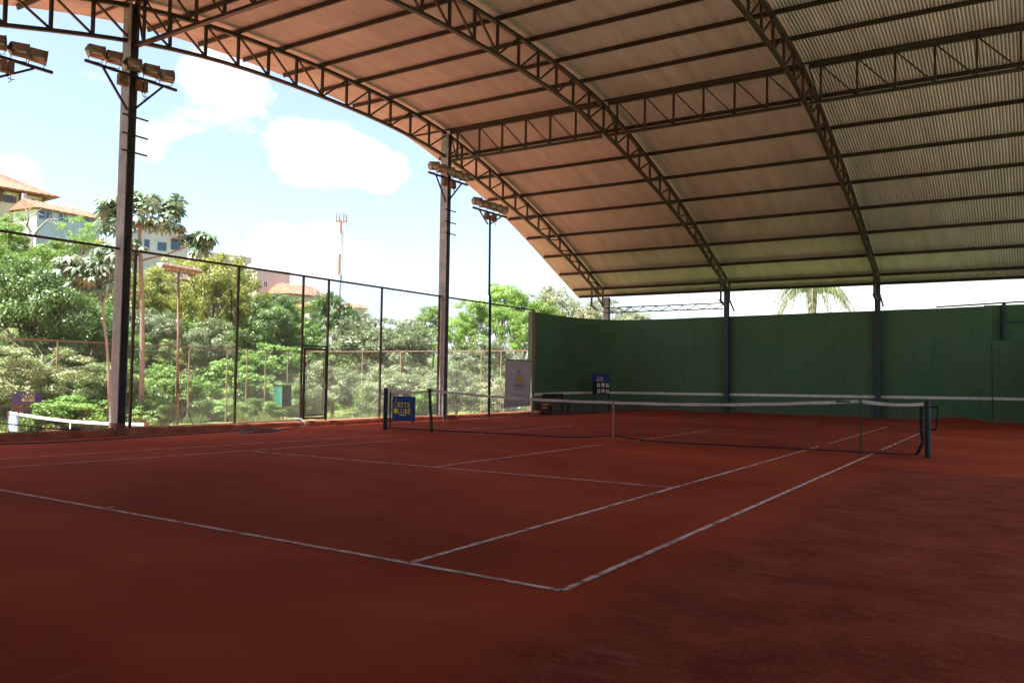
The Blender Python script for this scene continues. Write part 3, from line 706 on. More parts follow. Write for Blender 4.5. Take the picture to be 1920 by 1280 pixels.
_mb.tube([(0, -.14, -.235), (0, .15, -.235)], .008, 5); YOKE = local_mesh(_mb, 'yoke', M['steel'])
_mb = MB(); _mb.tube([(.145, -.1, -.075), (.145, .13, -.075)], .03, 6); LTUBE = local_mesh(_mb, 'lamp_tube', M['lamp_glass'])
def flood_bank(x, y, z, label, pole=False):
    root = thing('floodlight_bank', label, 'floodlights', (x, y, z), 'banks of stadium lamps on the left side')
    rs = random.Random(int(y * 10))
    bar('cross_bar', (x, y - 1.15, z), (x, y + 1.2, z + .02), .06, .06, M['blue_black'], root)
    bar('brace', (x, y - .72, z - .02), (x - .06, y - .05, z - .82 if not pole else z - .45), .045, .045, M['blue_black'], root)
    bar('brace', (x, y + .80, z - .02), (x - .06, y + .06, z - .82 if not pole else z - .45), .045, .045, M['blue_black'], root)
    for k, dy in enumerate((-.93, -.47, .0, .46, .86)):
        yy_ = y + dy + rs.uniform(-.03, .03); zz = z + .27 + rs.uniform(-.01, .01)
        yaw = rs.uniform(-.50, -.28); off = OFF[root.name]; pl_ = Vector((x + .03, yy_, zz))
        rotm = Matrix.Translation(pl_ - off) @ Matrix.Rotation(yaw, 4, 'Z') @ Matrix.Rotation(rs.uniform(-.1, .1), 4, 'X')
        l_ = link('floodlight', LAMP, root); l_.matrix_local = rotm
        y_ = link('yoke', YOKE, l_); t_ = link('lamp_tube', LTUBE, l_)
    for dy in (-.30, -.18, .17, .32):
        mb = MB().box((x - .03, y + dy - .06, z - .30), (x + .09, y + dy + .05, z - .05)); mb.build('ballast_box', M['ballast'], root)
    mb = MB(); mb.tube([(x + .05, y + .2, z - .28), (x + .06, y + .28, z - .42), (x + .05, y + .40, z - .40)], .01, 5); mb.tube([(x + .05, y + .3, z - .28), (x + .05, y + .33, z - .45), (x + .05, y + .27, z - .5)], .008, 5)
    mb.build('loose_wire', M['black'], root)
    return root
flood_bank(-9.88, YL - .08, 8.43, 'five brown barrel floodlights on the bar across the tall left column')
flood_bank(-9.88, YM - .15, 8.60, 'five brown barrel floodlights on the bar across the middle column by the net post')
flood_bank(-9.95, 3.35, 7.92, 'brown barrel floodlights cut off by the top left picture edge', True)
pole = thing('floodlight_pole', 'slim dark lamp pole standing between the middle column and the grey banner', 'lamp post', (-9.9, 21.75, 0))
MB().tube([(-9.9, 21.72, -.1), (-9.9, 21.66, 4.6), (-9.9, 21.6, 4.62), (-9.9, 21.56, 7.75)], [.055, .055, .043, .043], 10).build('pole', M['blue_black'], pole)
flood_bank(-9.9, 21.55, 7.85, 'five barrel floodlights packed together on the slim dark lamp pole', True)
# support of the cut-off bank, just outside the frame
pl = thing('floodlight_pole', 'dark lamp pole at the left picture edge', 'lamp post', (-9.98, 2.6, 0))
MB().tube([(-9.98, 2.6, -.05), (-9.98, 2.6, 7.6)], .05, 10).build('pole', M['blue_black'], pl)
bar('bracket', (-9.98, 2.6, 7.55), (-9.95, 3.5, 7.86), .05, .05, M['blue_black'], pl)

# ------------------------------------------------------------------ tall fence on the left
def chain_link(mb, a, b_, z0, z1, pitch, rad):
    """diagonal wires woven in the plane through a-b"""
    a = np.array(a, float); b_ = np.array(b_, float); L_ = np.hypot(*(b_ - a)); d = (b_ - a) / L_; nrm = np.array([-d[1], d[0]])
    H = z1 - z0
    for sgn in (1, -1):
        t = -H
        while t < L_:
            s0, s1 = max(0, t), min(L_, t + H)
            if s1 - s0 > .02:
                zz0, zz1 = s0 - t, s1 - t
                if sgn < 0: zz0, zz1 = H - zz0, H - zz1
                p = np.array([*(a + d * s0), z0 + zz0]); q_ = np.array([*(a + d * s1), z0 + zz1])
                ax = (q_ - p) / np.linalg.norm(q_ - p); n1 = np.array([nrm[0], nrm[1], 0]); n2 = np.cross(ax, n1)
                off = n1 * rad * sgn
                vs = [c + off + (n1 * math.cos(an) + n2 * math.sin(an)) * rad for c in (p, q_) for an in (0.5, 2.6, 4.7)]
                mb.add(vs, [(0, 3, 4, 1), (1, 4, 5, 2), (2, 5, 3, 0)])
            t += pitch
FX = -10.12
WR = .0023
fence = thing('court_fence', 'tall chain-link fence with dark posts along the left side of the court', 'fence', (FX, 14, 0))
FT = 4.33
bar('top_rail', (FX, 1.5, FT), (FX, 25.35, FT), .05, .055, M['post'], fence)
posts = [2.9, 6.78, 9.82, 12.17, 13.2, 15.62, 18.72, 25.32]
for y in posts:
    bar('fence_post', (FX, y, -.02), (FX, y, FT - .03), .055, .055, M['post'], fence, (0, 1, 0))
bar('gate_lintel', (FX, 12.2, 2.27), (FX, 13.17, 2.27), .06, .05, M['post'], fence)
bar('bottom_rail', (FX, 1.5, 0.10), (FX, 12.15, .08), .025, .03, M['rust_pipe'], fence)
mb = MB(); chain_link(mb, (FX - .05, 1.5), (FX - .05, 12.17), .06, FT, .078, WR); chain_link(mb, (FX - .05, 13.2), (FX - .05, 25.3), .06, FT, .078, WR)
chain_link(mb, (FX - .05, 12.2), (FX - .05, 13.18), 2.29, FT, .078, WR)
mb.build('chain_link', M['wire'], fence, False, 'stuff')
mb = MB(); mb.tube([(FX + .02, 1.5, 0.78), (FX + .02, 3.6, .35), (FX + .02, 5.0, .14), (FX + .02, 5.6, .1)], .014, 6); mb.build('sagging_cable', M['post'], fence)
bar('hanging_rod', (FX + .03, 9.60, 2.86), (FX + .03, 9.56, 3.74), .02, .02, M['black'], fence)
MB().box((FX + .01, 9.585, 2.83), (FX + .05, 9.625, 2.9)).build('rod_tip', M['black'], fence)
gate = thing('fence_gate', 'narrow dark framed mesh gate standing closed in the tall left fence', 'gate', (FX, 12.7, 0))
g0, g1, gt, gb = 12.26, 13.12, 2.19, .11
gx_ = FX + .03
bar('gate_stile', (gx_, g0, gb), (gx_, g0, gt), .05, .055, M['post'], gate, (0, 1, 0)); bar('gate_stile', (gx_, g1, gb), (gx_, g1, gt), .05, .055, M['post'], gate, (0, 1, 0))
bar('gate_rail', (gx_, g0, gt), (gx_, g1, gt), .05, .06, M['post'], gate); bar('gate_rail', (gx_, g0, gb + .02), (gx_, g1, gb + .02), .05, .06, M['column_rust'], gate)
mb = MB()
for a, b_ in (((g0 + .09, gb + .12), (g0 + .09, gt - .1)), ((g1 - .09, gb + .12), (g1 - .09, gt - .1)), ((g0 + .09, gt - .1), (g1 - .09, gt - .12)), ((g0 + .09, gb + .12), (g1 - .09, gb + .12))):
    mb.tube([(gx_, a[0], a[1]), (gx_, (a[0] + b_[0]) / 2 + .004, (a[1] + b_[1]) / 2), (gx_, b_[0], b_[1])], .009, 5)
mb.build('tension_wire', M['black'], gate)
mb = MB(); chain_link(mb, (gx_, g0 + .02), (gx_, g1 - .02), gb, gt, .078, WR); mb.build('chain_link', M['wire'], gate, False, 'stuff')
MB().box((gx_ + .03, g1 - .03, 1.0), (gx_ + .06, g1 + .02, 1.16)).build('latch', M['column_rust'], gate)

# corner post against the wall
cp = thing('corner_pipe', 'pale rusty pipe standing against the left end of the green wall', 'pipe', (-10.16, 25.46, 0))
MB().tube([(-10.16, 25.47, -.1), (-10.17, 25.47, 1.2), (-10.15, 25.47, 2.6), (-10.17, 25.47, 4.28)], .045, 8).build('pipe', M['rust_pipe'], cp, True)

# ------------------------------------------------------------------ tennis net
NL, NR = np.array([-6.45, 11.74]), np.array([6.36, 12.95])
def net_xy(t): return NL + (NR - NL) * t
def tpar(x): return (x - NL[0]) / (NR[0] - NL[0])
tC = tpar(-.07); tS0, tS1 = tpar(-5.0), tpar(5.17)
def net_top(t):
    if t < tS0: u = t / tS0; return 1.075 + .012 * u - .05 * math.sin(PI * u)
    if t > tS1: u = (t - tS1) / (1 - tS1); return 1.092 - .04 * math.sin(PI * min(1, u * 1.0)) - .02 * u
    if t < tC: u = (t - tS0) / (tC - tS0); return 1.085 - .165 * u - .05 * math.sin(PI * u)
    u = (t - tC) / (tS1 - tC); return .92 + .172 * u ** 1.1 - .05 * math.sin(PI * u)
def net_bot(t):
    d = abs(t - tC) * 12.9; return .045 + .085 * math.exp(-(d / .55) ** 1.6)
net = thing('tennis_net', 'sagging dark tennis net with dusty white tape across the clay court', 'net', (0, 12.3, 0))
ndir = (NR - NL) / np.hypot(*(NR - NL)); nn_ = np.array([-ndir[1], ndir[0]])
def net_strip(name, f0, f1, th, m, t0=0.005, t1=0.995, n=160):
    mb = MB()
    for i in range(n + 1):
        t = t0 + (t1 - t0) * i / n; p = net_xy(t); j = .004 * math.sin(t * 61) + .003 * math.sin(t * 177)
        for sg, z in ((-1, f0(t)), (1, f0(t)), (1, f1(t)), (-1, f1(t))):
            mb.v.append((p[0] + nn_[0] * (sg * th + j), p[1] + nn_[1] * (sg * th + j), z))
    for i in range(n):
        for k in range(4): mb.f.append((i * 4 + k, i * 4 + 4 + k, i * 4 + 4 + (k + 1) % 4, i * 4 + (k + 1) % 4))
    mb.f += [(0, 1, 2, 3), (n * 4 + 3, n * 4 + 2, n * 4 + 1, n * 4)]
    return mb.build(name, m, net)
net_strip('head_tape', lambda t: net_top(t) - .062 - .004 * math.sin(t * 90), lambda t: net_top(t) + .004 * math.sin(t * 70), .011, M['tape'])
net_strip('bottom_band', lambda t: net_bot(t) - .014, lambda t: net_bot(t) + .014, .006, M['band'], 0.005, .982)
mb = MB(); NV = 286; cw = .0024
for i in range(NV + 1):
    t = .006 + .982 * i / NV; p = net_xy(t); a, b_ = net_bot(t), net_top(t) - .05
    mb.bar((p[0], p[1], a), (p[0], p[1], b_), 2 * cw, 2 * cw)
NH = 22
for k in range(1, NH):
    prev = None
    for i in range(0, 73):
        t = .006 + .982 * i / 72; p = net_xy(t); a, b_ = net_bot(t), net_top(t) - .05; z = a + (b_ - a) * k / NH
        if prev is not None: mb.bar(prev, (p[0], p[1], z), 2 * cw, 2 * cw)
        prev = (p[0], p[1], z)
mb.build('netting', M['net_cord'], net, False, 'stuff')
# side bands
p = net_xy(.0125); mb = MB(); mb.bar((p[0], p[1], .06), (p[0], p[1], 1.04), .05, .012, (0, 1, 0)); mb.build('side_band', M['black'], net)
mb = MB(); pts = [(.9915, 1.02), (.9915, .6), (.992, .45), (.9935, .30), (.9895, .17), (.9870, .10), (.9835, .045)]
prev = None
for t, z in pts:
    p = net_xy(t)
    if prev is not None: mb.bar(prev, (p[0], p[1], z), .06, .015, (0, 1, 0))
    prev = (p[0], p[1], z)
mb.build('side_band', M['black'], net)
mb = MB()
for z in (1.0, .77, .53, .31):
    p = net_xy(.9945); mb.tube([(p[0] - .03, p[1] - .03, z), (p[0] + .03, p[1] - .03, z + .005)], .008, 5)
mb.build('lacing', M['wire'], net)
p = net_xy(tC) - nn_ * .016; mb = MB(); mb.bar((p[0], p[1], 0), (p[0], p[1], net_top(tC) + .012), .05, .006, tuple(nn_) + (0,)); mb.build('center_strap', M['strap'], net)
MB().box((p[0] - .03, p[1] - .012, .0), (p[0] + .03, p[1] + .01, .03)).build('strap_anchor', M['wire'], net)
# maker's mark on the tape near the right stick
p = net_xy(tpar(4.86)) - nn_ * .0135; mb = MB(); mb.bar((p[0] - .16, p[1] - .015, net_top(tpar(4.86)) - .03), (p[0] + .12, p[1] + .011, net_top(tpar(4.9)) - .026), .003, .03); mb.build('tape_label', M['ink'], net)
def net_post(x, y, label, crank):
    r = thing('net_post', label, 'post', (x, y, 0), 'posts holding the clay court net')
    mb = MB(); mb.lathe([(-.1, .056), (1.06, .056), (1.09, .048), (1.105, .025), (1.108, 0)], (x, y, 0), 'z', 14); mb.build('post', M['blue_black'], r, True)
    if crank:
        mb = MB(); mb.bar((x + .04, y, .985), (x + .19, y, .985), .035, .035); mb.bar((x + .19, y, 1.0), (x + .145, y, .53), .035, .03); mb.bar((x + .145, y, .55), (x + .05, y, .55), .03, .03); mb.build('crank_handle', M['black'], r)
    else:
        mb = MB()
        for z in (.25, .5, .7): mb.tube([(x + .05, y - .02, z), (x + .1, y - .02, z)], .01, 6)
        mb.build('hook', M['wire'], r)
    return r
net_post(NL[0], NL[1], 'dark net post beside the hanging blue banner', False)
net_post(NR[0], NR[1], 'dark net post with a black crank frame at the right end of the net', True)
def stick(t, m, label, w=.05):
    p = net_xy(t) - nn_ * .03; r = thing('singles_stick', label, 'net stick', (p[0], p[1], 0), 'sticks propping up the net tape')
    lean = .07 if w > .05 else .0
    mb = MB(); mb.bar((p[0] + lean * .5, p[1], 0), (p[0] - lean, p[1], net_top(t) + .02), w, .03, tuple(nn_) + (0,)); mb.build('stick', m, r)
    mb = MB(); mb.box((p[0] - lean - w * .6, p[1] - .025, net_top(t) - .01), (p[0] - lean + w * .6, p[1] + .06, net_top(t) + .025)); mb.build('notch', m, r)
stick(tS0, mat('dark_green_stick', (.016, .035, .018), .6, 0, .2, 8), 'wide dark green stick propping the net near the blue banner', .075)
stick(tS1, M['green_stick'], 'thin green stick propping the net near the right post', .035)

# ------------------------------------------------------------------ club logo: racket ring, ball and letters
def frame_matrix(origin, right, up):
    r = Vector(right).normalized(); u = Vector(up).normalized(); n_ = r.cross(u)
    return Matrix(((r.x, u.x, n_.x, origin[0]), (r.y, u.y, n_.y, origin[1]), (r.z, u.z, n_.z, origin[2]), (0, 0, 0, 1)))
def flat(mat4, pts_faces, name, m, parent):
    vs, fs = pts_faces; me = bpy.data.meshes.new(name); me.from_pydata(vs, [], fs); me.materials.append(m); me.update()
    o = link(name, me, parent); o.matrix_local = mat4; return o
def logo(parent, origin, right, up, h, ring, ball, letters):
    """h = letter height; origin = lower-left of the lower word (local to the parent)"""
    mt = frame_matrix(origin, right, up)
    text('LUBE', h * 1.38, letters, parent, mt @ Matrix.Translation((h * .88, 0, 0)), h * .03, 'lettering', sx=.92)
    text('ESTE', h * 1.38, letters, parent, mt @ Matrix.Translation((h * .88, h * 1.22, 0)), h * .03, 'lettering', sx=.96)
    text('TENNIS CLUB', h * .26, letters, parent, mt @ Matrix.Translation((h * .9, -h * .34, 0)), 0, 'small_lettering') if False else None
    n_ = 28; vs = []; fs = []
    for k in range(n_):
        a = 2 * PI * k / n_
        for rr in (.86, 1.0): vs.append((h * (.38 + .40 * rr * math.cos(a)), h * (1.72 + .52 * rr * math.sin(a)), .0008))
    for k in range(n_): fs.append((k * 2, k * 2 + 1, (k * 2 + 3) % (2 * n_), (k * 2 + 2) % (2 * n_)))
    b0 = len(vs)
    for xo in (-.20, .20):
        k0 = len(vs); vs += [(h * (.38 + xo * .9 - .03), h * 2.18, .0009), (h * (.38 + xo * .9 + .03), h * 2.18, .0009), (h * (.38 + .025), h * 2.72, .0009), (h * (.38 - .025), h * 2.72, .0009)]; fs.append((k0, k0 + 1, k0 + 2, k0 + 3))
    k0 = len(vs); vs += [(h * .345, h * 2.68, .001), (h * .415, h * 2.68, .001), (h * .40, h * 3.3, .001), (h * .36, h * 3.3, .001)]; fs.append((k0, k0 + 1, k0 + 2, k0 + 3))
    flat(mt, (vs, fs), 'racket_mark', ring, parent)
    vs = [(h * (.38 + .47 * math.cos(2 * PI * k / 24)), h * (.52 + .50 * math.sin(2 * PI * k / 24)), .0008) for k in range(24)]
    flat(mt, (vs, [tuple(range(24))]), 'ball_mark', ball, parent)
# blue banner tied in the net near the left post
bn = thing('net_banner', 'small blue cloth banner with yellow lettering tied to the left end of the net', 'banner', (-6.0, 11.7, .6))
tb0, tb1 = tpar(-6.2), tpar(-5.48)
mb = MB(); nu, nv = 14, 10
for i in range(nu + 1):
    for j in range(nv + 1):
        t = tb0 + (tb1 - tb0) * i / nu; p = net_xy(t); z = .235 + .655 * j / nv + (.015 * math.sin(i / nu * PI) * (1 if j == 0 else 0))
        w = -.03 - .012 * math.sin(i * .9 + j * .35) - .01 * math.sin(j * .8 + 1)
        mb.v.append((p[0] + nn_[0] * w, p[1] + nn_[1] * w, z))
for i in range(nu):
    for j in range(nv): mb.f.append((i * (nv + 1) + j, (i + 1) * (nv + 1) + j, (i + 1) * (nv + 1) + j + 1, i * (nv + 1) + j + 1))
mb.build('cloth', M['blue_cloth'], bn, True)
p = net_xy(tb0) - nn_ * .056
lo = Vector((p[0], p[1], .44)) - OFF[bn.name]
logo(bn, lo + Vector((ndir[0] * .07, ndir[1] * .07, 0)), (ndir[0], ndir[1], 0), (0, 0, 1), .135, M['cream'], M['ball_yellow'], M['yellow'])
# tagline strip under the letters
p2 = net_xy(tb0) - nn_ * .055
mt = frame_matrix(Vector((p2[0] + ndir[0] * .24, p2[1] + ndir[1] * .24, .395)) - OFF[bn.name], (ndir[0], ndir[1], 0), (0, 0, 1))
flat(mt, ([(0, 0, 0), (.2, 0, 0), (.2, .018, 0), (0, .018, 0)], [(0, 1, 2, 3)]), 'tagline', M['cream'], bn)
for tt in (tb0, tb1):
    p = net_xy(tt); mb = MB().tube([(p[0], p[1] - .03, .885), (p[0], p[1], .93)], .004, 4); mb.build('tie', M['black'], bn)

# ------------------------------------------------------------------ scoreboards
def scoreboard_far():
    x0, x1, y = -9.32, -8.47, 29.4
    r = thing('scoreboard', 'dark blue scoreboard on thin legs with six white number cards before the green wall', 'scoreboard', ((x0 + x1) / 2, y, -.1))
    MB().box((x0, y - .02, .72), (x1, y + .02, 1.26)).build('score_panel', M['blue_black'], r)
    MB().box((x0 - .01, y - .03, 1.26), (x1 + .01, y + .02, 1.68)).build('header_panel', M['blue_board'], r)
    for x in (x0 + .04, x1 - .04): bar('leg', (x, y + .01, -.15), (x, y + .01, .73), .035, .035, M['black'], r, (0, 1, 0))
    off = OFF[r.name]
    logo(r, Vector((x0 + .22, y - .033, 1.33)) - off, (1, 0, 0), (0, 0, 1), .085, M['cream'], M['ball_yellow'], M['yellow'])
    for j, row in enumerate(('460', '935')):
        for i, ch in enumerate(row):
            cx_ = x0 + .31 + i * .225 + (.01 if j else 0); cz = 1.13 - j * .27 + (.015 if i == 1 else 0)
            c = MB().box((cx_ - .075, y - .034, cz - .085), (cx_ + .075, y - .022, cz + .085)).build('number_card', M['card'], r)
            text(ch, .13, M['ink'], c, frame_matrix(Vector((cx_, y - .0355, cz - .045)) - off, (1, 0, 0), (0, 0, 1)), .002, 'numeral', 'CENTER')
    return r
scoreboard_far()
def scoreboard_near():
    A = P(22, 756, 44); B = P(77.5, 756, 44.6)
    u = Vector((B[0] - A[0], B[1] - A[1], 0)); w = u.length; u.normalize(); nrm = Vector((u.y, -u.x, 0))
    r = thing('scoreboard', 'purple scoreboard with a brown lower panel behind the net of the lower court', 'scoreboard', (A[0], A[1], -1.8)); off = OFF[r.name]
    zc, zt_, zb_ = A[2], A[2] + .66, A[2] - .56
    def slab(name, z0, z1, dep, m):
        mb = MB(); p0 = Vector((A[0], A[1], z0)); vs = []
        for z in (z0, z1):
            for a, d in ((0, 0), (w, 0), (w, dep), (0, dep)): q_ = Vector((A[0], A[1], 0)) + u * a - nrm * d; vs.append((q_.x, q_.y, z))
        mb.add(vs, [(3, 2, 1, 0), (4, 5, 6, 7), (0, 1, 5, 4), (1, 2, 6, 5), (2, 3, 7, 6), (3, 0, 4, 7)]); return mb.build(name, m, r)
    slab('header_panel', zc, zt_, .05, M['purple']); slab('score_panel', zb_, zc - .003, .04, M['maroon'])
    for a in (.06, w - .06):
        q_ = Vector((A[0], A[1], 0)) + u * a - nrm * .025; bar('leg', (q_.x, q_.y, -1.85), (q_.x, q_.y, zb_), .05, .05, M['black'], r, (0, 1, 0))
    q_ = Vector((A[0], A[1], zc + .10)) + u * .46 + nrm * .004
    logo(r, q_ - off, u, (0, 0, 1), .155, M['cream'], M['ball_yellow'], M['yellow'])
    for j in range(2):
        for i in range(6):
            q_ = Vector((A[0], A[1], zc - .16 - j * .27)) + u * (.42 + i * .2) + nrm * .006
            vs = [(-.05, -.08, 0), (.05, -.08, 0), (.05, .08, 0), (-.05, .08, 0)] if i else [(-.02, -.02, 0), (.02, -.02, 0), (.02, .02, 0), (-.02, .02, 0)]
            flat(frame_matrix(q_ - off, u, (0, 0, 1)), (vs, [(0, 1, 2, 3)]), 'number_slot', M['dark_wood'] if i else M['card'], r)
scoreboard_near()

# neighbouring net
nn2 = thing('lower_court_net', 'distant net with a bright white tape on the lower sunlit court', 'net', (-29, 16.3, -1.8))
def n2(t): return np.array([-35.6 + 12.8 * t, 16.55 - .9 * t if t < 1 else 15.6])
mb = MB()
for i in range(41):
    t = i / 40; p = n2(t); z = -.70 - .15 * math.sin(PI * t)
    mb.v += [(p[0], p[1] - .015, z - .09), (p[0], p[1] - .015, z + .03), (p[0], p[1] + .015, z + .03), (p[0], p[1] + .015, z - .09)]
for i in range(40):
    for k in range(4): mb.f.append((i * 4 + k, i * 4 + 4 + k, i * 4 + 4 + (k + 1) % 4, i * 4 + (k + 1) % 4))
mb.build('head_tape', M['white_tape'], nn2)
mb = MB()
for i in range(130):
    t = i / 129; p = n2(t); mb.bar((p[0], p[1], -1.75), (p[0], p[1], -.75 - .15 * math.sin(PI * t)), .003, .003)
for k in range(10):
    for i in range(20): a, b_ = n2(i / 20), n2((i + 1) / 20); mb.bar((a[0], a[1], -1.7 + k * .09), (b_[0], b_[1], -1.7 + k * .09), .003, .003)
mb.build('netting', M['net_cord'], nn2, False, 'stuff')
for t in (0, 1):
    p = n2(t); bar('net_end_post', (p[0], p[1], -1.8), (p[0], p[1], -.66), .11, .11, M['maroon'], nn2, (0, 1, 0))
p = n2(.085); bar('net_stick', (p[0], p[1] - .03, -1.8), (p[0], p[1] - .03, -.70), .09, .05, M['wire'], nn2, (0, 1, 0))
p = n2(.5); bar('center_strap', (p[0], p[1] - .02, -1.78), (p[0], p[1] - .02, -.82), .06, .02, M['white_tape'], nn2, (0, 1, 0))
b2 = thing('pale_blue_banner', 'pale blue cloth banner hanging at the end of the lower net', 'banner', (-35.2, 16.4, -1.2))
mb = MB()
for i in range(5):
    for j in range(5): mb.v.append((-35.42 + .78 * i / 4 , 16.47 - .05 * i / 4 - .03 * math.sin(i + j * .7), -1.62 + .78 * j / 4))
for i in range(4):
    for j in range(4): mb.f.append((i * 5 + j, i * 5 + 5 + j, i * 5 + 6 + j, i * 5 + 1 + j))
mb.build('cloth', M['pale_blue'], b2, True)
logo(b2, Vector((-35.27, 16.40, -1.33)) - OFF[b2.name], (1, -.06, 0), (0, 0, 1), .14, M['cream'], M['cream'], M['cream'])

# ------------------------------------------------------------------ grey roll-up banner by the fence corner
rb = thing('hanging_banner', 'tall grey banner with a small striped pyramid mark hung on the fence by the wall', 'banner', (-9.95, 24, 0)); off = OFF[rb.name]
mb = MB(); Y0, Y1 = 22.98, 24.95
for i in range(9):
    for j in range(9):
        y = Y0 + (Y1 - Y0) * i / 8 - (.10 * (1 - j / 8) if i == 0 else 0); z = .20 + 1.94 * j / 8 + (.05 * (i / 8) if j == 0 else 0)
        mb.v.append((-9.98 + .015 * math.sin(i * 1.1 + j * .6), y, z))
for i in range(8):
    for j in range(8): mb.f.append((i * 9 + j, i * 9 + 9 + j, i * 9 + 10 + j, i * 9 + 1 + j))
mb.build('cloth', M['banner'], rb, True)
bar('top_batten', (-9.97, Y0 - .02, 2.15), (-9.97, Y1 + .02, 2.15), .03, .035, M['maroon'], rb)
bx = -9.945; yc_ = 23.98
mt = frame_matrix(Vector((bx, yc_, 0)) - off, (0, 1, 0), (0, 0, 1))
def trap(z0, z1, w0, w1, m): flat(mt, ([(-w0, z0, 0), (w0, z0, 0), (w1, z1, 0), (-w1, z1, 0)], [(0, 1, 2, 3)]), 'pyramid_mark', m, rb)
trap(1.25, 1.46, .30, .20, M['logo_gold']); trap(1.49, 1.63, .18, .10, M['logo_blue']); trap(1.65, 1.76, .06, .006, M['ink'])
text('ITENICHI', .19, M['grey_print'], rb, mt @ Matrix.Translation((0, 1.05, 0)), .002, 'lettering', 'CENTER')
flat(mt, ([(-.30, .945, 0), (.32, .945, 0), (.32, .975, 0), (-.30, .975, 0)], [(0, 1, 2, 3)]), 'small_print', M['grey_print'], rb)
flat(mt, ([(-.32, .70, 0), (.30, .70, 0), (.30, .725, 0), (-.32, .725, 0)], [(0, 1, 2, 3)]), 'small_print', M['banner'] if 0 else M['grey_print'], rb)

# ------------------------------------------------------------------ bench and clutter in the dark corner
bc = thing('wooden_bench', 'dark wooden bench in the shadowed corner below the wall line', 'bench', (-9.3, 27.6, -.1))
_a, _b = G(1031, 775.5, -.13), G(1068, 774.5, -.13)
bxy = Vector((_a[0], _a[1], 0)); bu = Vector((_b[0] - _a[0], _b[1] - _a[1], 0)); BL = bu.length; bu.normalize(); bn_ = Vector((-bu.y, bu.x, 0))
def bl(a, d, z): q_ = bxy + bu * a + bn_ * d; return (q_.x, q_.y, z - .12)
for k in range(3): bar('seat_slat', bl(0, k * .13, .46), bl(BL, k * .13, .46), .11, .03, M['dark_wood'], bc)
for k in range(2): bar('back_slat', bl(0, .42, .62 + k * .17), bl(BL, .42, .62 + k * .17), .03, .12, M['dark_wood'], bc)
for a in (.08, BL - .08):
    for d in (.02, .38): bar('leg', bl(a, d, 0), bl(a, d, .45 if d < .1 else .85), .06, .06, M['dark_wood'], bc, (0, 1, 0))
st = thing('wooden_crate', 'small crate with a pale orange top board beside the dark bench', 'crate', (-9.8, 26.4, -.1))
_c = G(1013, 776, -.13); _cx, _cy2 = float(_c[0]), float(_c[1])
MB().box((_cx, _cy2, -.15), (_cx + .36, _cy2 + .4, .27)).build('crate_body', M['dark_wood'], st)
MB().box((_cx + .06, _cy2 - .02, .275), (_cx + .40, _cy2 + .43, .33)).build('top_board', M['wood_light'], st)
MB().box((_cx + .07, _cy2 - .015, .13), (_cx + .36, _cy2 - .003, .19)).build('side_board', M['wood_light'], st)
tb = thing('tennis_ball', 'green ball lying on the clay at the foot of the back wall', 'ball', (-.95, 31.2, .04))
mb = MB(); mb.lathe([(-.033 * math.cos(k * PI / 8) , .033 * math.sin(k * PI / 8)) for k in range(9)], (-.95, 31.1, .034), 'z', 10); mb.build('ball', M['ball'], tb, True)

# hose along the kerb
hs = thing('garden_hose', 'long dark hose lying along the kerb with one flat coil near the gate', 'hose', (-9.2, 9, -.05))
def hz(p): return (p[0], p[1], float(court_z(p[0], p[1])) + .022)
hp = [(-9.1, 1.5), G(0, 834, -.05), G(100, 831, -.05), G(220, 823, -.05), G(330, 815, -.055), G(440, 807.5, -.06), G(478, 804, -.07), G(505, 803.5, -.07), G(524, 806.5, -.07), G(515, 812, -.07), G(478, 815, -.07), G(450, 812, -.07),
      G(466, 807.5, -.07), G(500, 808.5, -.07), G(545, 803, -.07), G(560, 801, -.08)]
hpts = spline([np.array([p[0], p[1]]) for p in hp], 6)
MB().tube([hz(p) for p in hpts], .016, 7).build('hose_run', M['hose'], hs, True)
e = hpts[-1]; MB().tube([hz(e), (-9.72, 12.0, -.05), (-9.86, 12.12, .0), (-9.96, 12.14, .08), (-10.05, 12.1, .13), (-10.2, 12.05, .12)], .02, 7).build('hose_end', M['hose_end'], hs, True)

# ------------------------------------------------------------------ far fence of the lower court
ff = thing('far_fence', 'rusty pipe and mesh fence on the far side of the lower court', 'fence', (-37, 25, -1.8))
FZ = 3.05
bar('top_rail', (-37, -8, FZ), (-37, 37.3, FZ), .06, .06, M['rust_pipe'], ff); bar('top_rail', (-37, 37.3, FZ), (-10.9, 37.3, FZ), .06, .06, M['rust_pipe'], ff)
for y in (6, 12, 19.6, 23.4, 27.9, 30.8, 32.4, 34.0, 36.0): bar('fence_post', (-37, y, -2), (-37, y, FZ), .06, .06, M['yellow_post'], ff, (0, 1, 0))
for pxx in (577, 680, 752, 833, 903, 940, 997): x = float(ONY(pxx, 657, 37.3)[0]); bar('fence_post', (x, 37.3, -2), (x, 37.3, FZ), .055, .055, M['yellow_post'], ff, (0, 1, 0))
mb = MB(); chain_link(mb, (-37.05, 4), (-37.05, 37.3), -1.8, FZ, .13, .0011); chain_link(mb, (-37, 37.35), (-11, 37.35), -1.8, FZ, .095, .0014)
mb.build('chain_link', M['wire_old'], ff, False, 'stuff')
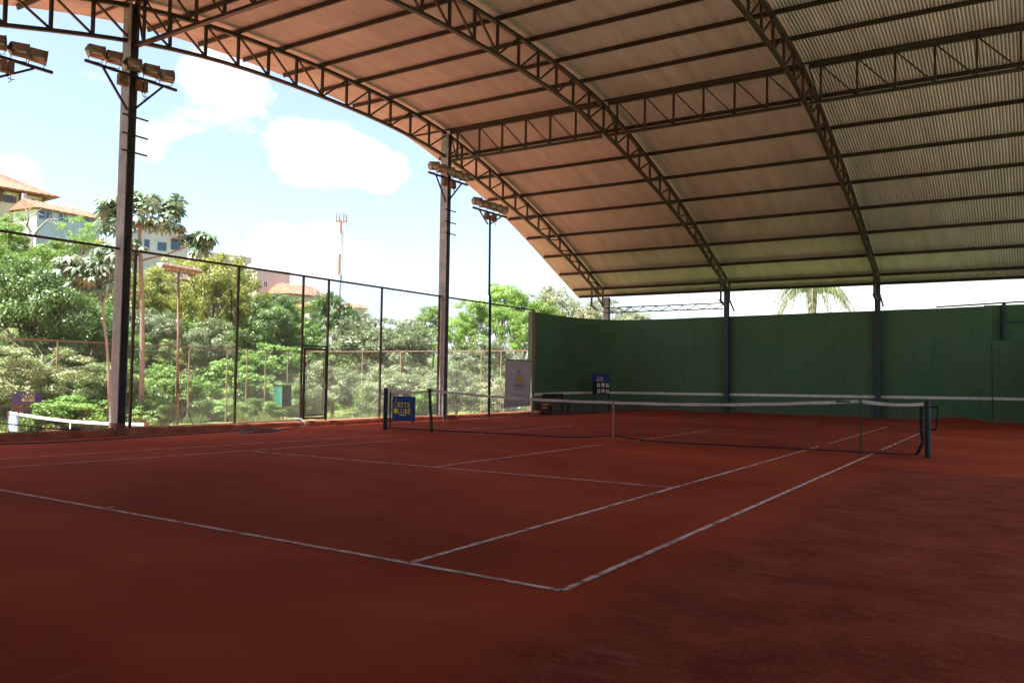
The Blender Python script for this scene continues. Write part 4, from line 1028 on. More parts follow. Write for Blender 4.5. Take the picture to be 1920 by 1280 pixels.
# rusty floodlight mast of the lower court
p0 = ONX(332, 795, -36.6); mast = thing('rusty_floodlight_mast', 'thin rusty mast with five white and copper floodlights before the yellow-green tree', 'lamp post', (p0[0], p0[1], -1.8))
MB().tube([(p0[0], p0[1], -1.9), (p0[0], p0[1] - .1, 3), (p0[0], p0[1] - .25, 7.6)], [.09, .08, .07], 8).build('pole', M['rust_pipe'], mast, True)
bar('cross_bar', (p0[0] + .05, p0[1] - 1.25, 7.62), (p0[0] + .05, p0[1] + 1.05, 7.55), .07, .06, M['rust_pipe'], mast)
bar('brace', (p0[0] + .05, p0[1] - .9, 7.55), (p0[0] + .05, p0[1] - .22, 7.05), .05, .05, M['rust_pipe'], mast); bar('brace', (p0[0] + .05, p0[1] + .6, 7.52), (p0[0] + .05, p0[1] - .2, 7.05), .05, .05, M['rust_pipe'], mast)
for k in range(5):
    y = p0[1] - 1.25 + k * .56; z = 7.93 - .02 * k
    mb = MB(); mb.box((p0[0] - .35, y - .26, z - .02), (p0[0] + .25, y + .26, z + .1)); mb.lathe([(-.27, .02), (-.25, .13), (-.16, .17), (-.15, 0)], (p0[0] - .05, y, z - .06), 'y', 10); f_ = mb.build('floodlight', M['lamp_white'], mast)
    mb = MB(); mb.add([(p0[0] + .26, y - .15, z - .16), (p0[0] + .26, y + .26, z - .16), (p0[0] + .24, y + .26, z - .01), (p0[0] + .24, y - .15, z - .01)], [(0, 1, 2, 3)]); mb.box((p0[0] - .1, y - .14, z - .19), (p0[0] + .25, y + .25, z - .021)); mb.build('lamp_front', M['lamp_copper'], f_)
for dy in (-.5, .05, .25): MB().box((p0[0] + .03, p0[1] + dy - .1, 7.2), (p0[0] + .15, p0[1] + dy + .08, 7.5)).build('ballast_box', M['lamp_white'], mast)
cab = thing('mast_cable', 'black cable hanging down beside the rusty mast', 'cable', (p0[0], p0[1], 0))
c0 = ONX(326, 720, -36.4); c1 = ONX(333, 718, -36.4); c2 = ONX(345, 755, -36.4); c3 = ONX(363, 798, -36.4); c4 = ONX(326, 800, -36.4)
MB().tube([tuple(c4), tuple(c0), tuple(c1), tuple((c1 + c2) / 2 + np.array([0, -.1, 0])), tuple(c2), tuple(c3)], .035, 6).build('cable_run', M['black'], cab)
# green cabinet on the far fence
gb_ = thing('green_cabinet', 'teal box with a black shaded side on a post in the far fence left of the gate', 'cabinet', (-36.4, 35, -1))
A = ONX(515, 727, -36.4); B = ONX(529, 723, -36.0); Cc = ONX(546, 723, -36.0)
ya, yb = float(B[1]), float(Cc[1]); z1 = 1.435 + (B[2] - 1.435); z0 = float(ONX(529, 761, -36.0)[2])
mb = MB().box((-36.85, ya, z0), (-36.0, yb, z1)); mb.build('cabinet_body', M['teal'], gb_)
MB().box((-35.998, ya + .01, z0 + .02), (-35.96, yb - .01, z1 - .02)).build('shaded_face', M['box_dark'], gb_)  # dark slab paints the shade on the face towards the court
MB().box((-36.9, ya - .03, z1 + .002), (-35.93, yb + .03, z1 + .06)).build('lid', M['box_dark'], gb_)
MB().box((-36.9, ya - .03, z0 - .08), (-35.93, yb + .03, z0 - .002)).build('base_tray', M['rust_pipe'], gb_)
bar('stand_post', (-36.5, (ya + yb) / 2 + .2, -1.9), (-36.5, (ya + yb) / 2 + .2, z0 - .08), .07, .07, M['rust_pipe'], gb_, (0, 1, 0))
# ------------------------------------------------------------------ houses on the hill
def house(name, label, A, B, zbase, zeave, deep, wall_m, cat='house', side_m=None, group=None):
    """front wall from A to B (plan), body running back; returns a local frame (u along, n outwards)"""
    A = Vector((A[0], A[1], 0)); B = Vector((B[0], B[1], 0)); u = (B - A); w = u.length; u.normalize()
    n_ = Vector((u.y, -u.x, 0))
    if n_.dot(Vector((CAM[0], CAM[1], 0)) - A) < 0: n_ = -n_
    r = thing(name, label, cat, (A.x, A.y, zbase), group)
    def pt(a, out, z): q_ = A + u * a + n_ * out; return (q_.x, q_.y, z)
    def boxl(mb, a0, a1, o0, o1, z0, z1):
        vs = [pt(a, o, z) for z in (z0, z1) for a, o in ((a0, o0), (a1, o0), (a1, o1), (a0, o1))]
        return mb.add(vs, [(3, 2, 1, 0), (4, 5, 6, 7), (0, 1, 5, 4), (1, 2, 6, 5), (2, 3, 7, 6), (3, 0, 4, 7)])
    boxl(MB(), 0, w, 0, -deep, zbase, zeave).build('wall', wall_m, r)
    return r, pt, boxl, w
def window(r, boxl, a0, a1, z0, z1, pane_m, frame_m, shutters=False):
    mb = MB(); t_ = .09
    boxl(mb, a0 - t_, a1 + t_, .004, .07, z1, z1 + t_); boxl(mb, a0 - t_, a1 + t_, .004, .09, z0 - t_, z0)
    boxl(mb, a0 - t_, a0, .004, .07, z0, z1); boxl(mb, a1, a1 + t_, .004, .07, z0, z1); boxl(mb, (a0 + a1) / 2 - .04, (a0 + a1) / 2 + .04, .03, .06, z0, z1)
    wn_ = mb.build('window', frame_m, r)
    boxl(MB(), a0, a1, .004, .03, z0, z1).build('pane', pane_m, wn_)
    if shutters:
        sw = (a1 - a0) * .55
        for s0 in (a0 - t_ - sw, a1 + t_):
            mb = MB(); boxl(mb, s0, s0 + sw, .01, .06, z0, z1); mb.build('shutter', M['shutter'], wn_)
def tile_roof(r, pt, w, a0, a1, front, backd, z0, z1, ridge_in=0.0, name='roof'):
    """single visible slope with ribs of tiles, hipped by ridge_in at each end, plus the back slope"""
    mb = MB(); th = .12; n_ = max(6, int((a1 - a0) / .45))
    for i in range(n_):
        f0, f1 = i / n_, (i + 1) / n_
        b0, b1 = a0 + (a1 - a0) * f0, a0 + (a1 - a0) * f1; t0 = a0 + ridge_in + (a1 - a0 - 2 * ridge_in) * f0; t1 = a0 + ridge_in + (a1 - a0 - 2 * ridge_in) * f1
        h = .05 * (i % 2)
        mb.add([pt(b0, front, z0 + h), pt(b1, front, z0 + h), pt(t1, -backd, z1 + h), pt(t0, -backd, z1 + h), pt(b0, front, z0 - th), pt(b1, front, z0 - th)], [(0, 1, 2, 3), (4, 5, 1, 0)])
    mb.add([pt(a0, front, z0), pt(a0 + ridge_in, -backd, z1), pt(a0, -2 * backd - front, z0), pt(a1, front, z0), pt(a1 - ridge_in, -backd, z1), pt(a1, -2 * backd - front, z0)], [(0, 1, 2), (3, 5, 4), (1, 4, 5, 2)])
    mb.add([pt(a0, front, z0 - th), pt(a1, front, z0 - th), pt(a1, -2 * backd - front, z0 - th), pt(a0, -2 * backd - front, z0 - th)], [(0, 1, 2, 3)])
    return mb.build(name, M['tile'], r)
# cream house at the far left
A = P(-70, 352, 112); B = P(83, 372, 120.5); ze = float(P(40, 362, 117.5)[2])
r, pt, boxl, w = house('hillside_house', 'cream house with a wide terracotta roof at the far left top of the hill', A, B, ze - 12, ze, 10, M['plaster_cream'])
tile_roof(r, pt, w, -1.2, w + 1.6, 1.5, 5.5, ze + .25, ze + 3.4, 5.0)
def along(pxx, pyy, A, B):            # distance along a front wall for a picture column
    A = np.array(A[:2]); B = np.array(B[:2]); d = RAY(pxx, pyy)[:2]; o = CAM[:2]; u = (B - A)
    k = np.linalg.solve(np.array([[d[0], -u[0]], [d[1], -u[1]]]), A - o); return float(k[1] * np.hypot(*u)), float(k[0])
def zat(pxx, pyy, k): return float(CAM[2] + RAY(pxx, pyy)[2] * k)
a0, k = along(10, 370, A, B); a1, k1 = along(22.5, 372, A, B); window(r, boxl, a0 + .0, a1, zat(16, 378, k), zat(16, 366, k), M['glass_dark'], M['shutter'], True)
mb = MB(); am = (a0 + a1) / 2; zz = zat(16, 366, k); rr = (a1 - a0) / 2
mb.add([pt(am + rr * math.cos(t), .03, zz + .1 + rr * .7 * math.sin(t)) for t in np.linspace(0, PI, 13)], [tuple(range(13))]); mb.build('window_arch', M['plaster_white'], r)
for pxx in (2, 37, 81):
    a0, k = along(pxx, 362, A, B); mb = MB(); boxl(mb, a0 - .1, a0 + .1, .004, .3, ze - 1.6, ze - .1); boxl(mb, a0 - .1, a0 + .1, .3, 1.2, ze - .35, ze - .1); mb.build('roof_bracket', M['shutter'], r)
a0, k = along(58, 372, A, B); window(r, boxl, a0, a0 + 1.2, zat(60, 381, k), zat(60, 375, k), M['glass_dark'], M['shutter'])
# white gabled house
A = P(70, 389, 95); B = P(188, 410, 102.0); ze = float(A[2])
r, pt, boxl, w = house('hillside_house', 'white gabled house with blue windows and a long shaded side wall', A, B, ze - 9, ze, 4.6, M['plaster_shade'])  # long side wall takes the plaster colour with shade painted in
Gp = P(27, 396, 98.2); mb = MB()
ap = P(48, 377, 96.6); zr = float(ap[2])
MB().add([pt(-.01, 0, ze - 9), pt(-.01, -4.6, ze - 9), pt(-.01, -4.6, ze), pt(-.01, -2.3, zr), pt(-.01, 0, ze)], [(0, 1, 2, 3, 4)]).build('gable_wall', M['plaster_white'], r)
tile_roof(r, pt, w, -.35, w + .4, .45, 2.3, ze - .02, zr + .15, 0.0)
for (p0_, p1_, t_, b_) in ((72.5, 97, 393, 409), (110, 127.5, 399, 413), (158, 182, 408, 424)):
    a0, k = along(p0_, t_, A, B); a1, k1 = along(p1_, t_, A, B); window(r, boxl, a0, a1, zat(p0_, b_, k), zat(p0_, t_ + 1, k), M['glass_blue'], M['plaster_shade'])
for (pxx, pyy) in ((85, 410), (91, 412), (112, 417)):
    a0, k = along(pxx, pyy, A, B); boxl(MB(), a0, a0 + .75, .02, .06, zat(pxx, pyy + 5, k), zat(pxx, pyy, k)).build('hanging_cloth', M['white_tape'], r)
ch = pt(.6, -3.6, 0); MB().tube([(ch[0], ch[1], zr - .8), (ch[0], ch[1], zr + 1.0)], .28, 8).build('chimney', M['tower_white'], r)
# pale gable house behind the tall slender tree
A = P(250, 436, 118); B = P(352, 447, 122.5); ze = float(P(352, 446, 122.5)[2])
r, pt, boxl, w = house('hillside_house', 'pale grey house with blue shutters behind the tall slender tree', A, B, ze - 8, ze, 7, M['plaster_grey'])
MB().add([pt(0, .01, ze), pt(w, .01, ze), pt(w * .55, .01, ze + 2.0)], [(0, 1, 2)]).build('gable_wall', M['plaster_grey'], r)
mb = MB(); mb.add([pt(-.4, .5, ze - .1), pt(w * .55, .5, ze + 2.15), pt(w * .55, -7.4, ze + 2.15), pt(-.4, -7.4, ze - .1), pt(w + .5, .5, ze - .15), pt(w + .5, -7.4, ze - .15)], [(0, 1, 2, 3), (1, 4, 5, 2)]); mb.build('roof', M['shutter'], r)
for (p0_, p1_, t_, b_) in ((272, 279, 450, 463), (297, 311, 455, 468), (322, 338, 449, 467)):
    a0, k = along(p0_, t_, A, B); a1, k1 = along(p1_, t_, A, B); window(r, boxl, a0, a1, zat(p0_, b_, k), zat(p0_, t_, k), M['glass_blue'], M['glass_blue'])
a0, k = along(320, 446, A, B); a1, k1 = along(341, 449, A, B); mb = MB(); boxl(mb, a0, a1, .1, .9, zat(320, 449, k), zat(320, 446, k)); mb.build('window_canopy', M['tile'], r)
# flat-roofed building
A = P(392, 484, 128); B = P(463, 494, 133); zp = float(P(465, 483, 133)[2]); 
r, pt, boxl, w = house('flat_roofed_building', 'flat roofed beige building with a broad parapet above the yellow-green tree', A, B, zp - 9, zp - .9, 9, M['plaster_grey'], 'building')
mb = MB(); boxl(mb, -.5, w + .5, .5, -9.4, zp - .95, zp); mb.build('parapet', M['plaster_cream'], r)
a0, k = along(444, 500, A, B); a1, k1 = along(455, 501, A, B); window(r, boxl, a0, a1, zat(444, 508, k), zat(444, 500, k), M['glass_dark'], M['plaster_white'])
a0, k = along(414, 491, A, B); a1, k1 = along(427, 493, A, B); window(r, boxl, a0, a1, zat(414, 500, k), zat(414, 492, k), M['glass_dark'], M['plaster_white'])
a0, k = along(428, 490, A, B); boxl(MB(), a0, a0 + .15, .004, .14, zp - 6, zp - 1.2).build('downpipe', M['tower_white'], r)
# pink building
A = P(482, 506, 122); B = P(543.5, 514, 126); zp = float(A[2])
r, pt, boxl, w = house('pink_building', 'plain pale pink building with two small windows left of the gate', A, B, zp - 8, zp, 3.5, M['plaster_pink'], 'building')
for (p0_, p1_, t_, b_) in ((495, 501, 527, 538), (526.5, 531, 531, 542)):
    a0, k = along(p0_, t_, A, B); a1, k1 = along(p1_, t_, A, B); window(r, boxl, a0, a1, zat(p0_, b_, k), zat(p0_, t_, k), M['glass_dark'], M['plaster_white'])
mb = MB(); boxl(mb, -.1, w + .1, .12, -3.6, zp + .003, zp + .2); mb.build('parapet', M['plaster_pink'], r)
# low terracotta roofs
A = P(540, 552, 118); B = P(604, 558, 122); ze = float(P(600, 556, 122)[2])
r, pt, boxl, w = house('tiled_house', 'low house with a bright terracotta roof right of the pink building', A, B, ze - 6, ze - .05, 6, M['plaster_pink'])
tile_roof(r, pt, w, -.5, w + .5, .6, 3, ze, ze + 1.7, .6)
a0, k = along(556, 560, A, B); window(r, boxl, a0, a0 + .9, ze - 2.2, ze - 1.0, M['glass_dark'], M['plaster_white'])
A = P(580, 576, 108); B = P(604, 577, 109.5); ze = float(A[2])
r, pt, boxl, w = house('tiled_house', 'small red roof peeping over the trees below the bright terracotta roof', A, B, ze - 5, ze - .05, 5, M['plaster_pink'])
tile_roof(r, pt, w, -.3, w + .3, .4, 2, ze, ze + .8, .3)
A = P(652, 580, 150); B = P(686, 581, 152); ze = float(P(670, 577, 151)[2])
r, pt, boxl, w = house('tiled_house', 'distant red roof right of the drooping tree under the mast', A, B, ze - 5, ze - .05, 5, M['plaster_pink'])
tile_roof(r, pt, w, -.3, w + .3, .4, 2, ze, ze + .9, .3)
# telecom mast
b_ = P(636, 570, 260); zt_ = float(P(637, 402, 260)[2]); zB = float(b_[2])
tw = thing('telecom_mast', 'orange and white telecom mast rising above the trees', 'mast', (b_[0], b_[1], zB - 8))
def zz_(pyy): return float(P(637, pyy, 260)[2])
x, y = float(b_[0]), float(b_[1]); r2 = Vector(RIGHT)
MB().tube([(x, y, zB - 8), (x, y, zz_(515))], .42, 8).build('lower_shaft', M['tower_white'], tw)
sft = Vector((x, y, 0)) - r2 * .3
MB().tube([(sft.x, sft.y, zz_(515)), (sft.x, sft.y, zz_(476))], .40, 10).build('orange_shaft', M['tower_orange'], tw)
MB().tube([(x, y, zz_(515)), (x, y, zz_(437))], .26, 8).build('white_shaft', M['tower_white'], tw)
MB().tube([(x, y, zz_(437)), (x, y, zz_(412))], .3, 8).build('orange_shaft', M['tower_orange'], tw)
MB().tube([(x, y, zz_(412)), (x, y, zz_(396))], .08, 6).build('spike', M['tower_grey'], tw)
mb = MB()
for s in (.9, 1.25): q_ = Vector((x, y, 0)) + r2 * s * .6; mb.tube([(q_.x, q_.y, zz_(525)), (q_.x, q_.y, zz_(430))], .09, 5)
for k in range(12):
    z = zz_(520 - k * 7.5); a_ = Vector((x, y, z)) + r2 * .5; c_ = Vector((x, y, z)) + r2 * .8; mb.tube([a_, c_], .06, 4)
mb.build('ladder', M['tower_grey'], tw)
mb = MB(); mb.tube([Vector((x, y, zz_(413))) + Vector((1.5 * math.cos(t), 1.5 * math.sin(t), 0)) for t in np.linspace(0, 2 * PI, 13)], .12, 5); mb.build('antenna_ring', M['tower_orange'], tw)
for k in range(8):
    t = k * PI / 4 + .3; q_ = Vector((x + 1.7 * math.cos(t), y + 1.7 * math.sin(t), 0)); MB().box((q_.x - .14, q_.y - .14, zz_(415)), (q_.x + .14, q_.y + .14, zz_(402) + .4 * (k % 3))).build('antenna', M['tower_white'] if k % 2 else M['tower_grey'], tw)
for k, pyy in enumerate((440, 500)):
    q_ = Vector((x, y, zz_(pyy))) - r2 * 1.2; MB().tube([q_, q_ + Vector((0, 0, 2.2))], .07, 5).build('side_aerial', M['tower_grey'], tw)
# ------------------------------------------------------------------ trees
def leaf_quads(centers, normals, tips, ln, wd, curl=0.0):
    """one rhombic leaf per centre, lying across its normal and pointing along tips"""
    n_ = normals / np.linalg.norm(normals, axis=1, keepdims=True)
    t = tips - n_ * np.sum(tips * n_, 1, keepdims=True); t /= np.linalg.norm(t, axis=1, keepdims=True) + 1e-9
    s = np.cross(n_, t); ln = ln[:, None]; wd = wd[:, None]
    v = np.stack([centers - t * ln * .5, centers + s * wd * .5 + n_ * curl * wd, centers + t * ln * .5, centers - s * wd * .5 + n_ * curl * wd], 1)
    return v.reshape(-1, 3)
def quads_for(n_): return np.arange(n_ * 4, dtype=np.int32).reshape(-1, 4)
def rand_dirs(rng, n_):
    d = rng.normal(size=(n_, 3)); return d / np.linalg.norm(d, axis=1, keepdims=True)
def crown_proto(seed, n_clump, n_leaf, ln, wd, spread=.17, droop=.3, lower=-.75, shell=.55, tufts=0.0):
    """foliage of a crown of radius one: clumps of leaves on and inside an uneven shell. Returns verts and the clump centres"""
    rng = np.random.default_rng(seed); cs = []
    lobes = rand_dirs(rng, 7); lobes[:, 2] = np.abs(lobes[:, 2]) * .6; amp = rng.uniform(.05, .28, 7)
    while len(cs) < n_clump:
        d = rand_dirs(rng, 1)[0]
        if d[2] < lower: continue
        rad = .80 + sum(a * max(0, d @ l_) ** 3 for a, l_ in zip(amp, lobes)) - .1
        r = rad * (shell + (1 - shell) * rng.random()) if rng.random() < .82 else rad * rng.random()
        cs.append(d * r)
    cs = np.array(cs); sz = rng.uniform(.6, 1.4, n_clump); w = sz ** 2 / np.sum(sz ** 2)
    ci = rng.choice(n_clump, n_leaf, p=w); g_ = rand_dirs(rng, n_leaf) * (rng.random((n_leaf, 1)) ** .45) * spread
    g_[:, 2] *= .62; pos = cs[ci] + g_ * sz[ci][:, None]
    out = g_ / spread * .9 + cs[ci] * .5 + np.array([0, 0, .55]) + rng.normal(size=(n_leaf, 3)) * .55
    tip = g_ / spread + rng.normal(size=(n_leaf, 3)) * .8 + np.array([0, 0, -droop])
    k = rng.uniform(.65, 1.3, n_leaf)
    return leaf_quads(pos, out, tip, ln * k, wd * k, .12), cs
PROTO = {}
def proto(key, m, **kw):
    v, cs = crown_proto(**kw); PROTO[key] = (raw_mesh('crown', v, quads_for(len(v) // 4), m), cs)
proto('dark1', L['dark'], seed=1, n_clump=110, n_leaf=27900, ln=0.0464, wd=0.0237, spread=.18)
proto('dark2', L['dark'], seed=2, n_clump=90, n_leaf=22320, ln=0.0510, wd=0.0253, spread=.19)
proto('yellow1', L['yellow'], seed=3, n_clump=95, n_leaf=19530, ln=0.0448, wd=0.0237, spread=.17)
proto('yellow2', L['yellow'], seed=4, n_clump=85, n_leaf=16740, ln=0.0479, wd=0.0253, spread=.18, lower=-.4)
proto('silver1', L['silver'], seed=5, n_clump=120, n_leaf=26040, ln=0.0618, wd=0.0167, spread=.17, droop=.6)
proto('silver2', L['silver'], seed=6, n_clump=100, n_leaf=22320, ln=0.0657, wd=0.0174, spread=.18, droop=.6)
proto('bright1', L['bright'], seed=7, n_clump=80, n_leaf=15112, ln=0.0638, wd=0.0426, spread=.19, droop=.7)
proto('bright2', L['bright'], seed=8, n_clump=90, n_leaf=16275, ln=0.0605, wd=0.0386, spread=.20, droop=.7)
proto('cream1', L['cream'], seed=9, n_clump=90, n_leaf=16740, ln=0.0580, wd=0.0237, spread=.17, droop=.4)
proto('lime1', L['lime'], seed=10, n_clump=85, n_leaf=24180, ln=0.0464, wd=0.0237, spread=.18, lower=-.45, shell=.5)
proto('lime2', L['lime'], seed=12, n_clump=75, n_leaf=16740, ln=0.0479, wd=0.0237, spread=.17, lower=-.5)
proto('feather', L['lime'], seed=13, n_clump=34, n_leaf=2800, ln=.06, wd=.022, spread=.17, lower=-.3, shell=.7)
proto('olive1', L['olive'], seed=14, n_clump=170, n_leaf=22320, ln=0.0425, wd=0.0222, spread=.14, shell=.5)
proto('mango', L['dark'], seed=15, n_clump=60, n_leaf=4200, ln=.19, wd=.036, spread=.17, droop=1.6)
def limbs(mb, base, tips, r0, rng):
    """trunk and limbs reaching into the clumps; base..first fork is the trunk"""
    base = np.array(base, float); top = np.mean(tips, axis=0); fork = base + (top - base) * .55 + rng.normal(size=3) * .15
    mid = (base + fork) / 2 + rng.normal(size=3) * .12
    mb.tube([base, mid, fork], [r0, r0 * .85, r0 * .65], 7)
    for t in tips:
        m_ = fork + (t - fork) * .5 + rng.normal(size=3) * .25 + np.array([0, 0, .15]); mb.tube([fork, m_, t], [r0 * .45, r0 * .28, r0 * .07], 5, False)
def tree(name, label, pxc, ytop, wpx, d, key, ybot=None, group=None, aspect=None, cat='tree', extra_limbs=12, rot=None):
    seed = int(pxc * 7 + d * 13 + ytop); rng = np.random.default_rng(seed)
    c = P(pxc, ytop, d); rx = wpx * d / F_PX / 2
    zt_ = float(c[2]); x, y = float(c[0]), float(c[1]); zg = tz(x, y)
    zb_ = float(P(pxc, ybot, d)[2]) if ybot else zg + .3
    zb_ = max(zb_, zg - .6); rz = max((zt_ - zb_) / 2 / .92, .5); zc = zt_ - rz * .95
    r = thing(name, label, cat, (x, y, zg - .2), group)
    me, cs = PROTO[key]
    o = link('crown', me, r); o.location = (0, 0, zc - zg + .2); o.scale = (rx * 1.05, rx * 1.05, rz); o.rotation_euler = (0, 0, rng.uniform(0, 6.28) if rot is None else rot)
    rm = Matrix.Rotation(o.rotation_euler.z, 3, 'Z'); pick = cs[rng.choice(len(cs), extra_limbs, replace=False)]
    tips = [np.array(rm @ Vector((p[0] * rx, p[1] * rx, 0))) + np.array([x, y, zc + p[2] * rz]) for p in pick]
    mb = MB(); limbs(mb, (x, y, zg - .3), tips, max(.08, rx * .055), rng); mb.build('trunk', M['bark'], r, True)
    if key[:6] in ('silver', 'cream1', 'olive1'):                # dead twigs sticking out of the grey bushes
        mb = MB(); out = cs[np.argsort(-np.linalg.norm(cs, axis=1))[:40]]
        for p in out[rng.choice(len(out), 14, replace=False)]:
            e = np.array(rm @ Vector((p[0] * rx, p[1] * rx, 0))) * 1.12 + np.array([x, y, zc + p[2] * rz * 1.1]); b0 = np.array([x, y, zc]) + (e - np.array([x, y, zc])) * .45
            mid = (b0 + e) / 2 + rng.normal(size=3) * .25; mb.tube([b0, mid, e], [.05, .035, .012], 4, False); mb.tube([mid, mid + (e - b0) * .4 + rng.normal(size=3) * .35], [.025, .01], 4, False)
        mb.build('dead_twigs', M['dry_twig'], r, False, 'stuff')
    return r
TREES = [
 ('shrub', 'low leafy shrub at the kerb left of the second dark fence post', 412, 738, 110, 56, 'bright2', 800, 1.0),
 ('shrub', 'low leafy shrub at the kerb between the second dark post and the cabinet', 488, 742, 100, 57, 'bright1', 800, 1.0),
 ('shrub', 'low yellowish shrub at the foot of the tall slender trunk', 285, 742, 100, 46, 'bright1', 810, 1.0),
 ('broadleaf_tree', 'fresh green tree rising above the fence rail below the bare tree', 105, 434, 150, 66, 'lime2', 560, 1.0),
 ('broadleaf_tree', 'yellow-green treetop between the leaning slender tree and the tall column', 195, 440, 110, 76, 'yellow2', 560, 1.0),
 ('broadleaf_tree', 'bright treetop at the left edge under the cream house wall', 25, 412, 90, 78, 'lime1', 520, 1.0),
 ('broadleaf_tree', 'yellow-green treetop against the flat roofed building', 345, 470, 120, 84, 'yellow1', 600, 1.0),
 ('broadleaf_tree', 'pale yellow treetop below the flat roofed building', 452, 503, 90, 86, 'yellow2', 620, 1.0),
 ('broadleaf_tree', 'deep green tree hiding the lower wall of the pink building', 515, 541, 120, 82, 'dark1', 640, 1.0),
 ('broadleaf_tree', 'fresh green tree below the bright terracotta roof', 572, 561, 105, 84, 'lime2', 660, 1.0),
 ('broadleaf_tree', 'dull green tree beside the drooping tree under the mast', 668, 573, 90, 86, 'silver2', 680, 1.0),
 ('broadleaf_tree', 'green tree beyond the silvery dome-shaped tree', 770, 590, 110, 84, 'silver1', 690, 1.0),
 ('broadleaf_tree', 'large dense dark green tree filling the far left above the low net', 62, 446, 250, 52, 'dark1', 770, 1.0),
 ('broadleaf_tree', 'dark shaded tree behind the leaning slender trunk left of the tall column', 176, 545, 150, 56, 'dark2', 735, 1.0),
 ('broadleaf_tree', 'bright green treetop at the far left edge below the cream house', 14, 398, 70, 84, 'lime2', 470, 1.0),
 ('young_tree', 'feathery light green young tree before the grey-blue wall of the white house', 152, 398, 88, 82, 'feather', 480, 1.0),
 ('broadleaf_tree', 'yellow-green tree between the tall slender trunk and the rusty mast', 292, 492, 120, 74, 'yellow2', 640, 1.0),
 ('broadleaf_tree', 'big yellow-green tree right of the rusty mast under the beige building', 402, 452, 165, 70, 'yellow1', 660, 1.0),
 ('broadleaf_tree', 'dull silvery tree low down left of the rusty mast', 288, 560, 130, 64, 'silver1', 740, 1.0),
 ('broadleaf_tree', 'small yellowing tree on either side of the second dark fence post', 462, 535, 95, 74, 'yellow2', 640, 1.0),
 ('broadleaf_tree', 'grey-green tree with twisted limbs below the big yellow-green tree', 385, 590, 130, 66, 'silver2', 720, 1.0),
 ('broadleaf_tree', 'dark olive tree in front of the pink building', 512, 553, 125, 70, 'dark2', 690, 1.0),
 ('mango_tree', 'dark tree with long drooping leaves under the telecom mast', 628, 536, 92, 78, 'mango', 650, 1.0),
 ('broadleaf_tree', 'green tree between the gate posts below the bright terracotta roof', 575, 588, 90, 72, 'bright2', 700, 1.0),
 ('broadleaf_tree', 'broad silvery dome-shaped tree right of the gate', 720, 573, 235, 62, 'silver1', 750, 1.0),
 ('broadleaf_tree', 'dark green tree crown just behind the middle column', 812, 566, 86, 88, 'lime1', 660, 1.0),
 ('broadleaf_tree', 'low bright yellow-green tree right of the middle column', 868, 596, 100, 72, 'lime2', 690, 1.0),
 ('broadleaf_tree', 'tall bright green spreading tree behind the slim lamp pole', 936, 523, 118, 80, 'lime1', 640, 1.0),
 ('broadleaf_tree', 'bright green tree crown touching the slim lamp pole from the right', 975, 538, 120, 77, 'lime2', 660, 1.0),
 ('broadleaf_tree', 'green tree peeping over the left end of the green wall', 1010, 552, 110, 66, 'lime1', 680, 1.0),
 ('broadleaf_tree', 'yellow-green tree between the middle column and the slim lamp pole', 888, 560, 95, 79, 'lime2', 660, 1.0),
 ('broadleaf_tree', 'rounded lime green tree below the tall spreading one', 985, 572, 120, 70, 'lime2', 690, 1.0),
 ('broadleaf_tree', 'silvery bush-like tree above the grey banner', 930, 628, 170, 58, 'silver2', 760, 1.0),
 ('broadleaf_tree', 'sparse grey tree with orange leaves left of the roof edge', 1045, 520, 150, 76, 'olive1', 680, 1.0),
 ('broadleaf_tree', 'sparse grey tree with orange leaves behind the corner column', 1128, 545, 140, 72, 'olive1', 680, 1.0),
 ('broadleaf_tree', 'last sparse tree topping the green wall under the lattice beam', 1190, 572, 95, 68, 'olive1', 660, 1.0),
 ('shrub', 'pale cream flowering shrub behind the purple scoreboard', 62, 640, 200, 46, 'cream1', 775, 1.0),
 ('shrub', 'bright green broad-leaved shrub left of the green cabinet', 462, 655, 190, 63, 'bright1', 800, 1.0),
 ('shrub', 'broad-leaved shrub between the tall column and the slender trunk', 215, 655, 150, 50, 'bright2', 790, 1.0),
 ('shrub', 'leafy green shrub behind the foot of the rusty mast', 335, 690, 150, 55, 'bright1', 800, 1.0),
 ('shrub', 'leafy green shrub below the green cabinet', 560, 700, 110, 62, 'bright2', 800, 1.0),
 ('shrub', 'grey tangled shrub seen through the gate mesh', 628, 668, 130, 58, 'silver2', 790, 1.0),
 ('shrub', 'grey tangled shrub left of the middle column behind the net post', 748, 668, 160, 56, 'silver1', 790, 1.0),
 ('shrub', 'grey tangled shrub right of the middle column', 862, 676, 130, 54, 'silver2', 785, 1.0),
 ('shrub', 'low leafy shrub under the purple scoreboard and pale banner', 128, 735, 190, 45, 'bright1', 815, 1.0),
 ('shrub', 'low green shrub left of the slim lamp pole', 800, 715, 90, 53, 'bright2', 790, 1.0),
 ('shrub', 'tall weedy shrub behind the left edge of the grey banner', 950, 700, 90, 51, 'cream1', 790, 1.0),
 ('shrub', 'leafy shrub at the very left edge of the picture', -30, 660, 170, 47, 'cream1', 800, 1.0),
 ('shrub', 'shaded shrub right of the broad dark tree above the far rail', 225, 605, 120, 57, 'bright1', 720, 1.0),
 ('shrub', 'bright green shrub right of the second dark fence post above the far rail', 520, 632, 130, 66, 'bright2', 720, 1.0),
]
for t in TREES: tree(*t[:7], ybot=t[7], group='trees and shrubs on the wooded slope')
